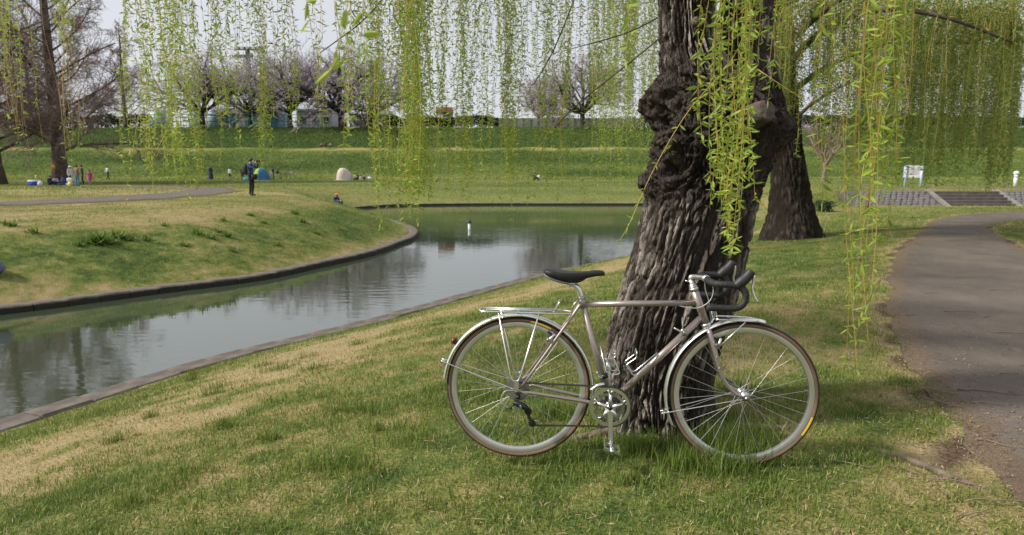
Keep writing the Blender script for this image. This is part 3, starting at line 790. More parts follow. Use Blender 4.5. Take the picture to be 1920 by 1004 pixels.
me, _ = trunk_mesh(rows, TY, 400, 480, 0.020, burls, 0.085, (zrow(375), zrow(140)), 0.0, 0.0145, 0.20, 1.0, M_bark, buttress)
o = link('trunk', me, willow); o.matrix_parent_inverse = Matrix.Translation(-willow.location)
rows2 = [(300, 1330, 1440), (260, 1332, 1462), (210, 1335, 1466), (160, 1338, 1455), (100, 1344, 1449), (60, 1349, 1447), (0, 1358, 1444), (-100, 1380, 1458), (-250, 1425, 1498), (-450, 1500, 1560), (-650, 1585, 1640)]
me, _ = trunk_mesh(rows2, TY + 0.10, 190, 230, 0.015, (), 0.03, (zrow(260), zrow(150)), 31.0, 0.0145, 0.20, 1.0, M_bark)
limb = link('limb', me, willow); limb.matrix_parent_inverse = Matrix.Translation(-willow.location)
# sawn stubs
M_cut = mat('sawn_wood', (0.075, 0.058, 0.048), 0.9, color2=(0.15, 0.118, 0.096), vscale=25, bump=0.5, bscale=60)
M_callus = mat('callus_bark', (0.085, 0.068, 0.057), 0.95, var=0.35, vscale=18, bump=0.8, bscale=35)
def stub(px, py, y, dirv, r, ln):
    c = at(px, py, y); dv = np.array(dirv, float); dv /= np.linalg.norm(dv)
    e = MB(); rr_ = np.array([1.45, 1.3, 1.18, 1.12, 1.0, 0.86]) * r; off = np.array([-ln, -ln * .6, -ln * .25, -0.012, 0.006, -0.002])
    P = c[None] + dv[None] * off[:, None]
    e.tube(P, rr_, 28, 0, cap=False, ref=(0.1, 0.2, 1)); e_ = MB()
    V = np.concatenate(e.v); V = V + (fbm(V[:, 0] * 18, V[:, 1] * 18, V[:, 2] * 18, 3) - 0.5)[:, None] * 0.022
    q = MB().add(V, e.f).build('branch_collar', M_callus, willow, True); q.matrix_parent_inverse = Matrix.Translation(-willow.location)
    f = MB(); f.tube(np.stack([c - dv * 0.02, c - dv * 0.003]), r * 0.93, 26, 0, cap=True, ref=(0.1, 0.2, 1))
    f.build('sawn_face', M_cut, q)
stub(1437, 208, 3.27, (0.45, -1, 0.28), 0.048, 0.16)
stub(1311, 38, 3.455, (0.35, -1, 0.25), 0.022, 0.08)
# surface roots
M_root = mat('root_bark', (0.11, 0.082, 0.06), 0.95, color2=(0.2, 0.155, 0.115), vscale=18, bump=0.8, bscale=35)
for pts, r0 in (([(1.72, 3.30, -.03), (1.86, 3.10, .004), (1.98, 2.86, .006), (2.06, 2.62, -.03)], .020), ([(1.0, 3.45, .03), (1.3, 3.42, .01), (1.6, 3.5, -.02)], .035), ([(0.6, 3.45, .02), (0.35, 3.4, 0.0), (0.05, 3.42, -.02)], .025)):
    P = spline(pts, 8); P[:, 2] += tz(P[:, 0], P[:, 1]); V0 = MB(); V0.tube(P, np.linspace(r0, r0 * .6, len(P)), 9)
    V = np.concatenate(V0.v); V = V + (fbm(V[:, 0] * 20, V[:, 1] * 20, V[:, 2] * 20, 3) - 0.5)[:, None] * 0.02
    q = MB().add(V, V0.f).build('root', M_root, willow, True); q.matrix_parent_inverse = Matrix.Translation(-willow.location)

FTOP = lambda y: CAMZ + 0.229 * y
fork = [np.array(at(1285, -250, TY)), np.array(at(1460, -250, TY + .1))]
# clusters: photo column, half width, bottom row (mean, spread), depth (mean, spread), strands, leaf length, node gap, leaves per node, bare share of tips, drift in px at tip
clusters = [
    (12, 26, 250, 60, 5.2, .5, 11, .045, .045, 2, .15, 0), (112, 20, 250, 45, 5.0, .4, 13, .043, .045, 2, .28, 0),
    (262, 30, 300, 60, 4.5, .4, 17, .042, .038, 2, 0, -12), (328, 24, 325, 45, 4.5, .4, 18, .042, .034, 2, 0, 0), (345, 14, 240, 70, 4.9, .4, 7, .04, .04, 2, 0, 0),
    (412, 32, 225, 60, 4.8, .5, 16, .042, .038, 2, 0, 0), (482, 24, 225, 60, 4.8, .5, 13, .042, .038, 2, 0, 0), (535, 16, 190, 60, 5.0, .5, 7, .042, .045, 2, 0, 0), (590, 14, 200, 60, 4.6, .5, 4, .042, .05, 2, 0, 0),
    (640, 12, 250, 50, 3.2, .3, 4, .042, .05, 2, 0, 0), (680, 34, 190, 60, 4.8, .6, 15, .042, .036, 2, 0, 0),
    (752, 46, 345, 70, 4.4, .5, 44, .042, .030, 2, 0, 0), (785, 22, 330, 50, 5.2, .5, 18, .042, .032, 2, 0, 0), (752, 8, 425, 15, 4.2, .2, 3, .038, .04, 2, 0, 0),
    (826, 16, 170, 60, 5.6, .5, 7, .042, .04, 2, 0, 0), (872, 26, 320, 60, 5.6, .6, 20, .042, .034, 2, 0, 0), (948, 42, 300, 80, 5.6, .7, 32, .042, .034, 2, 0, 0),
    (1045, 55, 270, 90, 5.4, .8, 22, .042, .038, 2, 0, 0), (1000, 190, 120, 60, 8.0, 1.2, 27, .045, .042, 2, 0, 0), (1175, 60, 265, 80, 8.2, 1.0, 34, .046, .036, 2, 0, 0), (1180, 40, 150, 60, 5.4, .5, 10, .042, .04, 2, 0, 0),
    (1375, 36, 330, 90, 2.35, .25, 19, .034, .036, 3, 0, 0), (1402, 10, 455, 40, 2.3, .15, 4, .034, .042, 3, 0, 0), (1452, 12, 150, 40, 2.4, .2, 3, .036, .05, 3, 0, 0),
    (1562, 6, 330, 40, 2.3, .1, 3, .040, .045, 2, 0, 0), (1640, 26, 520, 90, 2.3, .2, 8, .038, .05, 2, 0, 0), (1668, 30, 330, 70, 2.3, .25, 13, .038, .045, 3, 0, 0), (1700, 10, 470, 30, 2.5, .1, 2, .036, .07, 2, 0, 10), (1655, 6, 680, 15, 2.35, .1, 2, .03, .08, 2, 0, 0)]
strands = []
rnd = np.random.default_rng(5)
branch_parts = []
for ci, (px, hw, bm, bs, Dm, Ds, n, ll, gap, per, bare, dpx) in enumerate(clusters):
    c = at(px, -40, Dm)
    zt = FTOP(Dm) + 0.75
    src = fork[0] if px < 1250 else fork[1]
    far = np.hypot(c[0] - src[0], c[1] - src[1])
    end = np.array([c[0], c[1], zt])
    apex = (src + end) / 2 + np.array([0, 0, 0.35 + 0.10 * far])
    bp = spline([src, apex, end], 8)
    bp[1:-1] += rnd.normal(0, .03 * far / 3, (len(bp) - 2, 3))
    branch_parts.append((bp, 0.020 + 0.006 * min(far, 5)))
    if Dm > 3: n = int(n * 1.3); gap *= .82; ll *= .92
    for k in range(n):
        D = Dm + rnd.normal(0, Ds * .6)
        x_px = px + hw * np.clip(rnd.normal(0, .6), -1.3, 1.3)
        p = at(x_px, 0, D)
        zb = at(x_px, bm + rnd.normal(0, bs * .6), D)[2]
        ztop = FTOP(D) + rnd.uniform(.25, .7)
        ztop = max(ztop, zb + 0.25)
        pos = bp[rnd.integers(len(bp) // 2, len(bp))]
        P = strand_path(np.array([p[0], p[1], ztop]), zb, 0.038, (dpx / FPX * D + rnd.normal(0, .02), rnd.normal(0, .03)), pos)
        strands.append((D, P, 0.0016 if Dm > 3 else 0.0021, ll, gap, per, bare))
# a few long single sweeps
def sweep(pts, ll, gap, per, rad=0.0018):
    P = spline([at(*p) for p in pts], 8)
    strands.append((pts[-1][2] - 1, P, rad, ll, gap, per, 0))
sweep([(1420, -60, 2.5), (1385, 90, 2.45), (1290, 210, 2.4), (1225, 320, 2.35), (1180, 420, 2.3), (1157, 458, 2.3)], .030, .05, 2)
sweep([(1420, 130, 2.6), (1465, 160, 2.5), (1505, 185, 2.45)], .03, .03, 2)
sweep([(1680, -60, 2.5), (1690, 60, 2.4), (1700, 170, 2.35), (1708, 215, 2.35)], .03, .3, 1, .0025)
sweep([(1690, 130, 2.4), (1650, 240, 2.35), (1618, 320, 2.3), (1615, 440, 2.3), (1622, 560, 2.3), (1628, 640, 2.3)], .034, .06, 2)
sweep([(330, 210, 4.5), (300, 270, 4.5), (268, 330, 4.5)], .03, .12, 1)
sweep([(262, 200, 4.5), (246, 300, 4.5), (237, 370, 4.5), (231, 432, 4.5)], .034, .07, 1)
sweep([(1060, 170, 4.6), (1045, 220, 4.6), (1018, 265, 4.6), (985, 305, 4.6)], .03, .15, 1)
sweep([(1050, 180, 4.6), (1052, 260, 4.6), (1054, 340, 4.6)], .04, .1, 2)
for pts in ([(1400, -100, 3.0), (1250, 60, 3.8), (1090, 190, 4.4), (1040, 240, 4.6)], [(760, -60, 4.6), (690, 30, 4.4), (600, 100, 4.2)], [(1100, -60, 5), (1040, 90, 5), (1000, 160, 5)], [(1290, 0, 3.9), (1180, 60, 4.6), (1060, 95, 5.2)]):
    P = spline([at(*p) for p in pts], 6)
    branch_parts.append((P, 0.006))
# the sprig that hangs right before the lens
near_sprigs = [[(655, -60, 1.15), (652, 0, 1.15), (640, 60, 1.13), (622, 130, 1.12)], [(690, -40, 1.25), (680, 30, 1.25), (676, 80, 1.25)], [(560, -60, 1.5), (575, 0, 1.5), (585, 60, 1.5)], [(1165, -60, 1.8), (1180, 40, 1.8), (1172, 110, 1.8)]]
for pts in near_sprigs:
    P = spline([at(*p) for p in pts], 8)
    strands.append((0.5, P, 0.0013, .040, .035, 2, 0))
TI = Matrix.Translation(-willow.location)
for bp, r in branch_parts:
    q = MB().tube(bp, np.linspace(r, max(0.003, r * .25), len(bp)), 7).build('branch', M_branch, willow, True); q.matrix_parent_inverse = TI
strands.sort(key=lambda s: s[0])
leaf_protos = []
for k in range(6):
    V, Fs = leaf_geom(np.zeros((1, 3)), np.array([[1., 0, 0]]), np.array([[0, 1., 0]]), np.array([1.0]), np.array([0.2 + 0.02 * k]), -0.3 + 0.12 * k, True)
    leaf_protos.append(MB().add(V, [tuple(f) for F in Fs for f in F]).mesh('leaf', M_leaf))
n_leaf = 0
rest = MB()
for i, (D, P, rad, ll, gap, per, bare) in enumerate(strands):
    own = i < 290
    if own and n_leaf < 285 and D < 1.6:
        # close to the lens each leaf is picked out singly
        s = MB().tube(P, np.linspace(rad, rad * .5, len(P)), 5, 0, cap=False).build('hanging_strand', M_twig, willow, True); s.matrix_parent_inverse = TI
        B, Dr, S, ln = strand_leaves(P, ll, gap, per, rnd)
        for j in range(len(B)):
            if B[j, 2] > FTOP(B[j, 1]) + 0.12: continue
            lf = link('leaf', leaf_protos[rnd.integers(6)], s); n_leaf += 1
            x = Dr[j]; y = S[j] - x * (S[j] @ x); y /= np.linalg.norm(y); z = np.cross(x, y)
            mtx = Matrix(((x[0], y[0], z[0], B[j, 0]), (x[1], y[1], z[1], B[j, 1]), (x[2], y[2], z[2], B[j, 2]), (0, 0, 0, 1))) @ Matrix.Scale(float(ln[j]), 4)
            lf.matrix_basis = mtx
        continue
    m_ = strand_mesh(P, rad, ll, gap, per, None, rnd, 0.12, bare, fine=D < 3.2)
    if own:
        o = m_.build('hanging_strand', [M_twig, M_leaf], willow); o.matrix_parent_inverse = TI
    else:
        V = np.concatenate(m_.v); off = rest.n
        rest.v.append(V); rest.f += [tuple(a + off for a in f) for f in m_.f]; rest.m += m_.m; rest.n += len(V)
if rest.n:
    o = rest.build('hanging_strands', [M_twig, M_leaf], willow); o.matrix_parent_inverse = TI; o['kind'] = 'stuff'

# ------------------------------------------------------------------ willows beyond
def far_willow(name, label, base, rows_px, Y, limbs, areas, leaf, seed, owned=300, gap=.05):
    root = tag(empty(name, base), label, 'tree'); TI2 = Matrix.Translation(-root.location)
    me_, _ = trunk_mesh(rows_px, Y, 110, 130, 0.03, (), 0, (0, 0), seed, 0.035, 0.25, 1.0, M_bark2, lambda rad, TH, Z, ca, sa: rad + np.exp(-np.clip(Z - base[2], 0, 9) / .22) * (.02 + .03 * np.cos(TH * 4 + seed)))
    q = link('trunk', me_, root); q.matrix_parent_inverse = TI2
    rr_ = np.random.default_rng(int(seed)); tips = []
    for pts, r in limbs:
        P = spline([at(*p) for p in pts], 6)
        q = MB().tube(P, np.linspace(r * .7, r * .2, len(P)), 8).build('branch', M_branch, root, True); q.matrix_parent_inverse = TI2
        tips.append(P)
    allP = np.concatenate(tips)
    rest2 = MB(); c = 0
    lst = []
    for (px, hw, top, bm, bs, Dm, Ds, n) in areas:
        for k in range(n):
            D = Dm + rr_.normal(0, Ds * .6); x_px = px + rr_.uniform(-hw, hw)
            zt = at(x_px, top + rr_.uniform(-60, 50), D)[2]; zb = at(x_px, bm + rr_.normal(0, bs * .6), D)[2]
            zt = max(zt, zb + .4)
            lst.append((D, at(x_px, 0, D)[:2], zt, zb))
    lst.sort(key=lambda s: s[0])
    for (D, xy, zt, zb) in lst:
        top_ = np.array([xy[0], xy[1], zt])
        j = np.argmin(np.linalg.norm(allP - top_[None], axis=1)); st = allP[j] if np.linalg.norm(allP[j] - top_) < 2.6 else None
        P = strand_path(top_, zb, .02, (rr_.normal(0, .06), rr_.normal(0, .06)), st, 9)
        m2 = strand_mesh(P, .003, leaf, gap, 2, None, rr_, .05)
        if c < owned:
            q = m2.build('hanging_strand', [M_twig, M_leaf_shaded], root); q.matrix_parent_inverse = TI2
        else:
            V = np.concatenate(m2.v); off = rest2.n
            rest2.v.append(V); rest2.f += [tuple(a + off for a in f) for f in m2.f]; rest2.m += m2.m; rest2.n += len(V)
        c += 1
    if rest2.n:
        q = rest2.build('hanging_strands', [M_twig, M_leaf_shaded], root); q.matrix_parent_inverse = TI2; q['kind'] = 'stuff'
    return root
Y2 = 13.9
b2 = at(1487, 440, Y2)
rows_b = [(470, 1425, 1545), (440, 1434, 1538), (400, 1443, 1524), (340, 1449, 1512), (280, 1447, 1502), (220, 1443, 1497), (160, 1441, 1490), (80, 1440, 1486), (0, 1438, 1480), (-120, 1432, 1470), (-260, 1425, 1455)]
limbs_b = [([(1470, 130, Y2), (1540, 60, Y2 - 1), (1640, 20, Y2 - 2), (1760, 30, Y2 - 2.5), (1900, 80, Y2 - 2.5)], .10), ([(1475, 180, Y2), (1560, 120, Y2 + .5), (1680, 80, Y2 + .5), (1800, 82, Y2), (1890, 60, Y2)], .085),
           ([(1465, 60, Y2), (1520, -60, Y2 + 1), (1640, -160, Y2 + 1.5), (1800, -200, Y2 + 1)], .11), ([(1455, 60, Y2), (1380, -60, Y2 - 1), (1270, -110, Y2 - 2), (1160, -80, Y2 - 2.5)], .10), ([(1460, 0, Y2), (1420, -120, Y2 + 2), (1300, -170, Y2 + 3), (1180, -130, Y2 + 3)], .09),
           ([(1478, 240, Y2), (1530, 190, Y2 + 1), (1620, 150, Y2 + 2), (1760, 160, Y2 + 2.5), (1890, 150, Y2 + 2)], .06), ([(1470, 90, Y2), (1560, 10, Y2 - 2), (1660, -30, Y2 - 4), (1780, -40, Y2 - 4.5)], .08), ([(1460, -40, Y2), (1440, -180, Y2 - 3), (1500, -240, Y2 - 4), (1640, -220, Y2 - 4.5)], .08)]
areas_b = [(1700, 230, -20, 190, 100, Y2 - 1.5, 1.5, 165), (1740, 190, 20, 250, 90, Y2, 2, 175), (1820, 110, 60, 280, 60, Y2 + 1, 1.5, 130), (1770, 30, 60, 310, 30, Y2 - 2, .5, 24), (1903, 18, 60, 325, 25, Y2 - 2, .4, 26), (1500, 70, 20, 170, 70, Y2 - .5, 1.5, 60),
           (1480, 30, 60, 215, 30, Y2 - 1.2, .4, 26), (1175, 70, -60, 270, 70, Y2 - 2, 1.5, 42), (1120, 120, -80, 150, 80, Y2, 2, 34), (1590, 60, 60, 230, 40, Y2 - 1, 1, 40), (1660, 40, 120, 260, 40, Y2 + .5, 1, 34)]
far_willow('willow_tree', 'second willow with dark leaning trunk standing behind the burled willow beside the path', (b2[0], Y2, float(tz(b2[0], Y2))), rows_b, Y2, limbs_b, areas_b, .075, 21.0)
Y3 = 24.0
b3 = at(2010, 380, Y3)
limbs_c = [([(2000, 180, Y3), (1900, 60, Y3), (1780, 20, Y3 - 1), (1660, 60, Y3 - 1)], .12), ([(2000, 150, Y3), (1950, 0, Y3 + 1), (1850, -60, Y3 + 1.5), (1700, -30, Y3 + 2)], .12), ([(2000, 200, Y3), (1930, 120, Y3 - 1), (1840, 100, Y3 - 2), (1740, 130, Y3 - 2)], .1)]
areas_c = [(1800, 180, 60, 235, 60, Y3, 2.5, 190), (1860, 80, 120, 285, 50, Y3 - 1.5, 1.5, 110), (1700, 70, 60, 180, 50, Y3, 2, 70)]
far_willow('willow_tree', 'far willow hanging low over the bend of the asphalt path', (b3[0], Y3, float(tz(b3[0], Y3))), [(420, 1960, 2060), (380, 1968, 2050), (300, 1978, 2040), (200, 1982, 2032), (100, 1984, 2026), (0, 1988, 2020), (-60, 1990, 2015)], Y3, limbs_c, areas_c, .10, 33.0, 200, .075)

# ------------------------------------------------------------------ leafless trees and cherries
M_bare = mat('bare_branch', (0.25, 0.18, 0.158), 0.95, var=0.3, vscale=1.5)
M_btrunk = mat('bare_trunk', (0.10, 0.074, 0.062), 0.95, var=0.35, vscale=4, bump=0.6, bscale=12)
M_cbark = mat('cherry_bark', (0.035, 0.028, 0.028), 0.95, var=0.3, vscale=4)
M_ctwig = mat('cherry_twig', (0.27, 0.225, 0.24), 0.9, var=0.25, vscale=2)
M_bloom = leaf_mat('cherry_blossom', (0.56, 0.49, 0.52), (0.74, 0.67, 0.70), 0.45)
def grow(P0, d0, L, r, level, rnd_, out, spec):
    """recursive limb; out collects (path, r0, r1, level)"""
    n = 5 if level < 2 else (3 if level < 3 else 1)
    pts = [np.array(P0, float)]; d = np.array(d0, float); d /= np.linalg.norm(d)
    for k in range(n):
        d = d + rnd_.normal(0, spec['wob'], 3) + np.array([0, 0, spec['up'][min(level, len(spec['up']) - 1)]]); d /= np.linalg.norm(d)
        pts.append(pts[-1] + d * L / n)
    P = np.array(pts); r1 = r * (0.35 if level else 0.5)
    out.append((P, r, r1, level))
    if level >= spec['levels']: return
    m = spec['kids'][level]
    for k in range(m):
        t = rnd_.uniform(spec['from'][min(level, len(spec['from']) - 1)], 1.0); j = t * n; i = min(int(j), n - 1)
        p = P[i] + (P[i + 1] - P[i]) * (j - i); tan = P[i + 1] - P[i]; tan /= np.linalg.norm(tan)
        a = crs(tan, rnd_.normal(0, 1, 3)); a /= np.linalg.norm(a)
        ang = spec['ang'][min(level, len(spec['ang']) - 1)] * rnd_.uniform(.7, 1.3)
        grow(p, tan * math.cos(ang) + a * math.sin(ang), L * spec['ratio'][min(level, len(spec['ratio']) - 1)] * rnd_.uniform(.65, 1.15) * (1.25 - .5 * t), max(r * (1 - .6 * t) * spec['thin'], spec['rmin']), level + 1, rnd_, out, spec)
def bare_tree(name, label, base, limbs, H, r, spec, seed, mats, bloom=0, bsize=.1, group=None, trunk_h=None, tops=None):
    root = tag(empty(name, base), label, 'tree', group); rnd_ = np.random.default_rng(seed)
    T = []
    th = trunk_h or H * .25
    zz = np.linspace(0, 1, 9); P = np.stack([np.cumsum(rnd_.normal(0, .02 * r * 4, 9)), np.cumsum(rnd_.normal(0, .02 * r * 4, 9)), -0.15 + (th + .15) * zz], 1)
    rad = r * (1 + .55 * np.exp(-zz * 7)) * (1 - .25 * zz)
    q = MB().tube(P, rad, 12).build('trunk', mats[0], root, True)
    top = P[-1]
    out = []
    for (d, L, rf, zf) in limbs:
        p = np.array([np.interp(zf, zz, P[:, k]) for k in range(3)])
        grow(p, d, L, r * rf, 0, rnd_, out, spec)
    thick, thin = MB(), MB()
    for (Q, a, b, lv) in out:
        (thick if lv < 2 else thin).tube(Q, np.linspace(a, b, len(Q)), 6 if lv < 1 else (4 if lv < 2 else 3), 0, cap=False)
    thick.build('branches', mats[0], root, True)['kind'] = 'stuff'
    t_ = thin.build('twigs', mats[1], root); t_['kind'] = 'stuff'
    if bloom:
        tw = [o_ for o_ in out if o_[3] >= 2]
        k = rnd_.integers(0, len(tw), bloom); u = rnd_.random(bloom)
        C = np.array([tw[i][0][min(int(uu * len(tw[i][0])), len(tw[i][0]) - 1)] for i, uu in zip(k, u)]) + rnd_.normal(0, .12, (bloom, 3))
        A = rnd_.normal(0, 1, (bloom, 3)); A /= np.linalg.norm(A, axis=1)[:, None]; Bv = np.cross(A, rnd_.normal(0, 1, (bloom, 3))); Bv /= np.linalg.norm(Bv, axis=1)[:, None]
        s_ = (bsize * rnd_.uniform(.5, 1.3, bloom))[:, None]
        V = np.stack([C - A * s_, C + Bv * s_ * .7, C + A * s_, C - Bv * s_ * .7], 1).reshape(-1, 3)
        o_ = link('blossom', big_mesh('blossom', V, np.arange(bloom * 4).reshape(-1, 4), mats[2]), root); o_['kind'] = 'stuff'
    return root
spec_big = dict(levels=3, kids=[13, 8, 5], ratio=[.40, .48, .5], ang=[.75, .7, .65], up=[.05, .03, .0], wob=.09, thin=.55, rmin=.012, **{'from': [.15, .15, .1]})
def cone_limbs(H, n, L0, seed, a0=.35, low=.16):
    rr_ = random.Random(seed); res = [((0.02, 0, 1), H * .8, .72, .98)]
    return res
def conifer_like(name, label, base, H, r, seed, n=26, spread=.38, kids=(9, 6, 4)):
    """tall leafless tree with one leader and limbs that leave it from low down"""
    rnd_ = np.random.default_rng(seed); root = tag(empty(name, base), label, 'tree')
    zz = np.linspace(0, 1, 14); P = np.stack([np.cumsum(rnd_.normal(0, .03, 14)), np.cumsum(rnd_.normal(0, .03, 14)), -.2 + (H + .2) * zz], 1)
    th = np.arange(14) * 2 * PI / 14
    mb = MB().tube(P, r * (1 - zz) ** .8 * (1 + .5 * np.exp(-zz * 26)) + .02, 14)
    mb.build('trunk', M_btrunk, root, True)
    out = []
    sp = dict(levels=3, kids=kids, ratio=[.42, .52, .55], ang=[.7, .7, .6], up=[.035, .02, 0], wob=.085, thin=.5, rmin=.017, **{'from': [.12, .1]})
    for k in range(n):
        f = 0.115 + .83 * (k / (n - 1)) ** 1.25; L = H * spread * (1.05 - f) ** .8 * rnd_.uniform(.8, 1.15); az = k * 2.4 + rnd_.normal(0, .3); el = .28 + .55 * f + rnd_.normal(0, .08)
        p = np.array([np.interp(f, zz, P[:, q]) for q in range(3)])
        grow(p, (math.cos(az) * math.cos(el), math.sin(az) * math.cos(el), math.sin(el)), L, r * (.22 * (1 - f) + .045), 0, rnd_, out, sp)
    thick, thin = MB(), MB()
    for (Q, a, b, lv) in out: (thick if lv < 1 else thin).tube(Q, np.linspace(a, b, len(Q)), 6 if lv < 1 else 3, 0, cap=False)
    thick.build('branches', M_btrunk, root, True)['kind'] = 'stuff'; thin.build('twigs', M_bare, root)['kind'] = 'stuff'
    return root
def put(px, py, Y):
    p = at(px, py, Y); return (p[0], Y, float(tz(p[0], Y)))
conifer_like('bare_tree', 'tall leafless tree with stout trunk behind the picnic group', put(115, 330, 66), 27, .62, 3, 34, .40, (13, 9, 5))
conifer_like('bare_tree', 'leafless tree with low spreading limbs to one side of the picnic group', put(-6, 335, 62), 25, .60, 8, 32, .42, (13, 9, 5))
conifer_like('bare_tree', 'leafless bushy tree on the levee beside the cherry trees', put(238, 240, 116), 17, .40, 14, 24, .34)
conifer_like('bare_tree', 'slim leafless tree standing up on the levee beyond the picnic group', put(60, 240, 118), 17, .36, 15, 24, .42)
sp_small = dict(levels=2, kids=[8, 5], ratio=[.5, .5], ang=[.55, .6], up=[.06, .03, 0], wob=.08, thin=.55, rmin=.014, **{'from': [.15, .1]})
b_ = put(1545, 342, 70)
bare_tree('bare_tree', 'small leafless tree with upright twigs standing on the flat beyond the second willow', b_, [((math.cos(k * 2.4) * .55, math.sin(k * 2.4) * .55, .9), 4.2 - .1 * k, .5, .55 + .045 * k) for k in range(10)], 7, .22, sp_small, 5, (M_bare, M_bare), trunk_h=2.6)
sp_ch = dict(levels=3, kids=[8, 7, 6], ratio=[.6, .55, .5], ang=[.7, .75, .7], up=[.03, .01, -.01], wob=.16, thin=.6, rmin=.028, **{'from': [.2, .15, .1]})
for i, (px, Y, H, rr0, sd_, lab) in enumerate(((380, 117, 12, .50, 21, 'flowering cherry tree in front of the pale blue tanks'), (545, 117, 12, .46, 22, 'flowering cherry tree with curved trunk beside the blue pipe fence'), (642, 116.5, 13, .66, 23, 'stout flowering cherry tree between the blue pipe fence and the dark hedge'),
        (1092, 117, 11, .52, 24, 'flowering cherry tree in front of the grey panel wall'), (470, 123, 11.5, .4, 25, 'flowering cherry tree set back behind the pipe fence'), (700, 121, 11, .4, 26, 'flowering cherry tree set back over the dark hedge'), (1010, 128, 8, .3, 27, 'low pale cherry tree behind the grey panel wall'))):
    H = H * 1.22
    lim = [((math.cos(a) * .85, math.sin(a) * .85, .42 + .15 * (k % 3)), H * .62, .55, 1.0) for k, a in enumerate(np.arange(7) * 2 * PI / 7 + i)] + [((.1, 0, 1), H * .55, .55, 1.0), ((-.35, .2, .9), H * .58, .5, 1.0), ((.4, -.2, .8), H * .6, .5, 1.0)]
    bare_tree('cherry_tree', lab, put(px, 238, Y), lim, H * 1.12, rr0, sp_ch, sd_, (M_cbark, M_ctwig, M_bloom), 9000, .085, 'cherry trees along the levee top', trunk_h=2.4)
# ------------------------------------------------------------------ the touring bicycle
M_paint = mat('taupe_enamel', (0.34, 0.285, 0.262), 0.32, metal=0.6, var=0.05, vscale=60, coat=0.5)
M_alu = mat('polished_aluminium', (0.74, 0.74, 0.735), 0.30, metal=1.0, var=0.04, vscale=20)
M_rim = mat('rim_aluminium', (0.66, 0.66, 0.66), 0.38, metal=0.92, var=0.03, vscale=30)
M_chrome = mat('chromed_steel', (0.74, 0.74, 0.74), 0.30, metal=1.0)
M_steel = mat('dull_steel', (0.34, 0.33, 0.31), 0.42, metal=0.9, var=0.2, vscale=80)
M_tread = mat('tyre_tread', (0.018, 0.018, 0.018), 0.85, bump=0.3, bscale=200)
M_skin = mat('tan_sidewall', (0.15, 0.095, 0.06), 0.85, color2=(0.21, 0.135, 0.085), vscale=12)
M_black = mat('black_leather', (0.014, 0.014, 0.015), 0.45, bump=0.12, bscale=120)
M_tape = mat('bar_tape', (0.016, 0.016, 0.017), 0.62, bump=0.25, bscale=160)
M_rubber = mat('hood_rubber', (0.02, 0.02, 0.021), 0.55)
M_grey = mat('saddle_side', (0.13, 0.13, 0.13), 0.55)
M_dmech = mat('dark_anodised', (0.03, 0.036, 0.042), 0.35, metal=0.6)
M_cable = mat('cable_housing', (0.42, 0.42, 0.42), 0.4, metal=0.3)
M_chain = mat('chain_steel', (0.12, 0.11, 0.10), 0.45, metal=0.85)
M_red = mat('red_reflector', (0.28, 0.018, 0.014), 0.3)
M_yel = mat('yellow_print', (0.62, 0.42, 0.03), 0.7)
RW = 0.338; WB = 1.0321
yaw, lean, roll = -0.08160, 0.02469, -0.00490
ax = np.array([math.cos(yaw) * math.cos(roll), math.sin(yaw) * math.cos(roll), math.sin(roll)])
up = np.array([0, math.sin(lean), math.cos(lean)]); up = up - ax * (up @ ax); up /= np.linalg.norm(up)
aw = np.cross(up, ax)
hub0 = np.array([0.02842, 3.08541, CAMZ - 1.03155])
base = hub0 - up * RW
bike = empty('bicycle')
bike.matrix_world = Matrix(((ax[0], aw[0], up[0], base[0]), (ax[1], aw[1], up[1], base[1]), (ax[2], aw[2], up[2], base[2]), (0, 0, 0, 1)))
tag(bike, 'taupe steel touring bicycle with silver mudguards and racks leaning on the willow', 'bicycle')
def B(u, v, w=0.0): return np.array([u, -w, v + RW])          # along, up from the axles, towards the drive side
def rod(pts, r, k=8, n=6, smooth=True):
    P = np.array([B(*p) for p in pts])
    if smooth and len(P) > 2: P = spline(P, n)
    return MB().tube(P, r, k)
def sharp(pts, r, k=8, rad=0.006):
    """bent wire with small corner radii"""
    P = [np.array(B(*p)) for p in pts]; Q = [P[0]]
    for i in range(1, len(P) - 1):
        a = P[i - 1] - P[i]; b = P[i + 1] - P[i]; la, lb = np.linalg.norm(a), np.linalg.norm(b); q = min(rad, la * .4, lb * .4)
        s_, e_ = P[i] + a / la * q, P[i] + b / lb * q
        for t in (0, .33, .67, 1): Q.append((1 - t) ** 2 * s_ + 2 * t * (1 - t) * P[i] + t * t * e_)
    Q.append(P[-1])
    return MB().tube(np.array(Q), r, k)
BBu, BBv = 0.427, -0.065
# frame
fr = MB()
for pts, r in (([(0.296, 0.402), (0.812, 0.420)], .0143), ([(BBu, BBv), (0.838, 0.360)], .0159), ([(BBu, BBv), (0.289, 0.425)], .0143), ([(0.793, 0.480), (0.850, 0.326)], .0183)):
    fr.tube(np.array([B(*p) for p in pts]), r, 18)
fr.tube(np.array([B(BBu, BBv, -.034), B(BBu, BBv, .034)]), .020, 18)
for s_ in (1, -1):
    fr.tube(spline([B(BBu - .01, BBv, .024 * s_), B(.30, -.045, .034 * s_), B(.10, -.012, .055 * s_), B(.012, 0.0, .062 * s_)], 6), np.linspace(.0105, .0065, 19), 12)
    fr.tube(spline([B(.285, .408, .014 * s_), B(.25, .355, .024 * s_), B(.12, .165, .046 * s_), B(.012, .012, .062 * s_)], 6), np.linspace(.0075, .0062, 19), 12)
    fr.box(B(.004, .002, .062 * s_), (.034, .006, .030))
fr.tube(np.array([B(.252, .358, -.03), B(.252, .358, .03)]), .006, 10)
frame = fr.build('frame', M_paint, bike, True)
lg = MB()
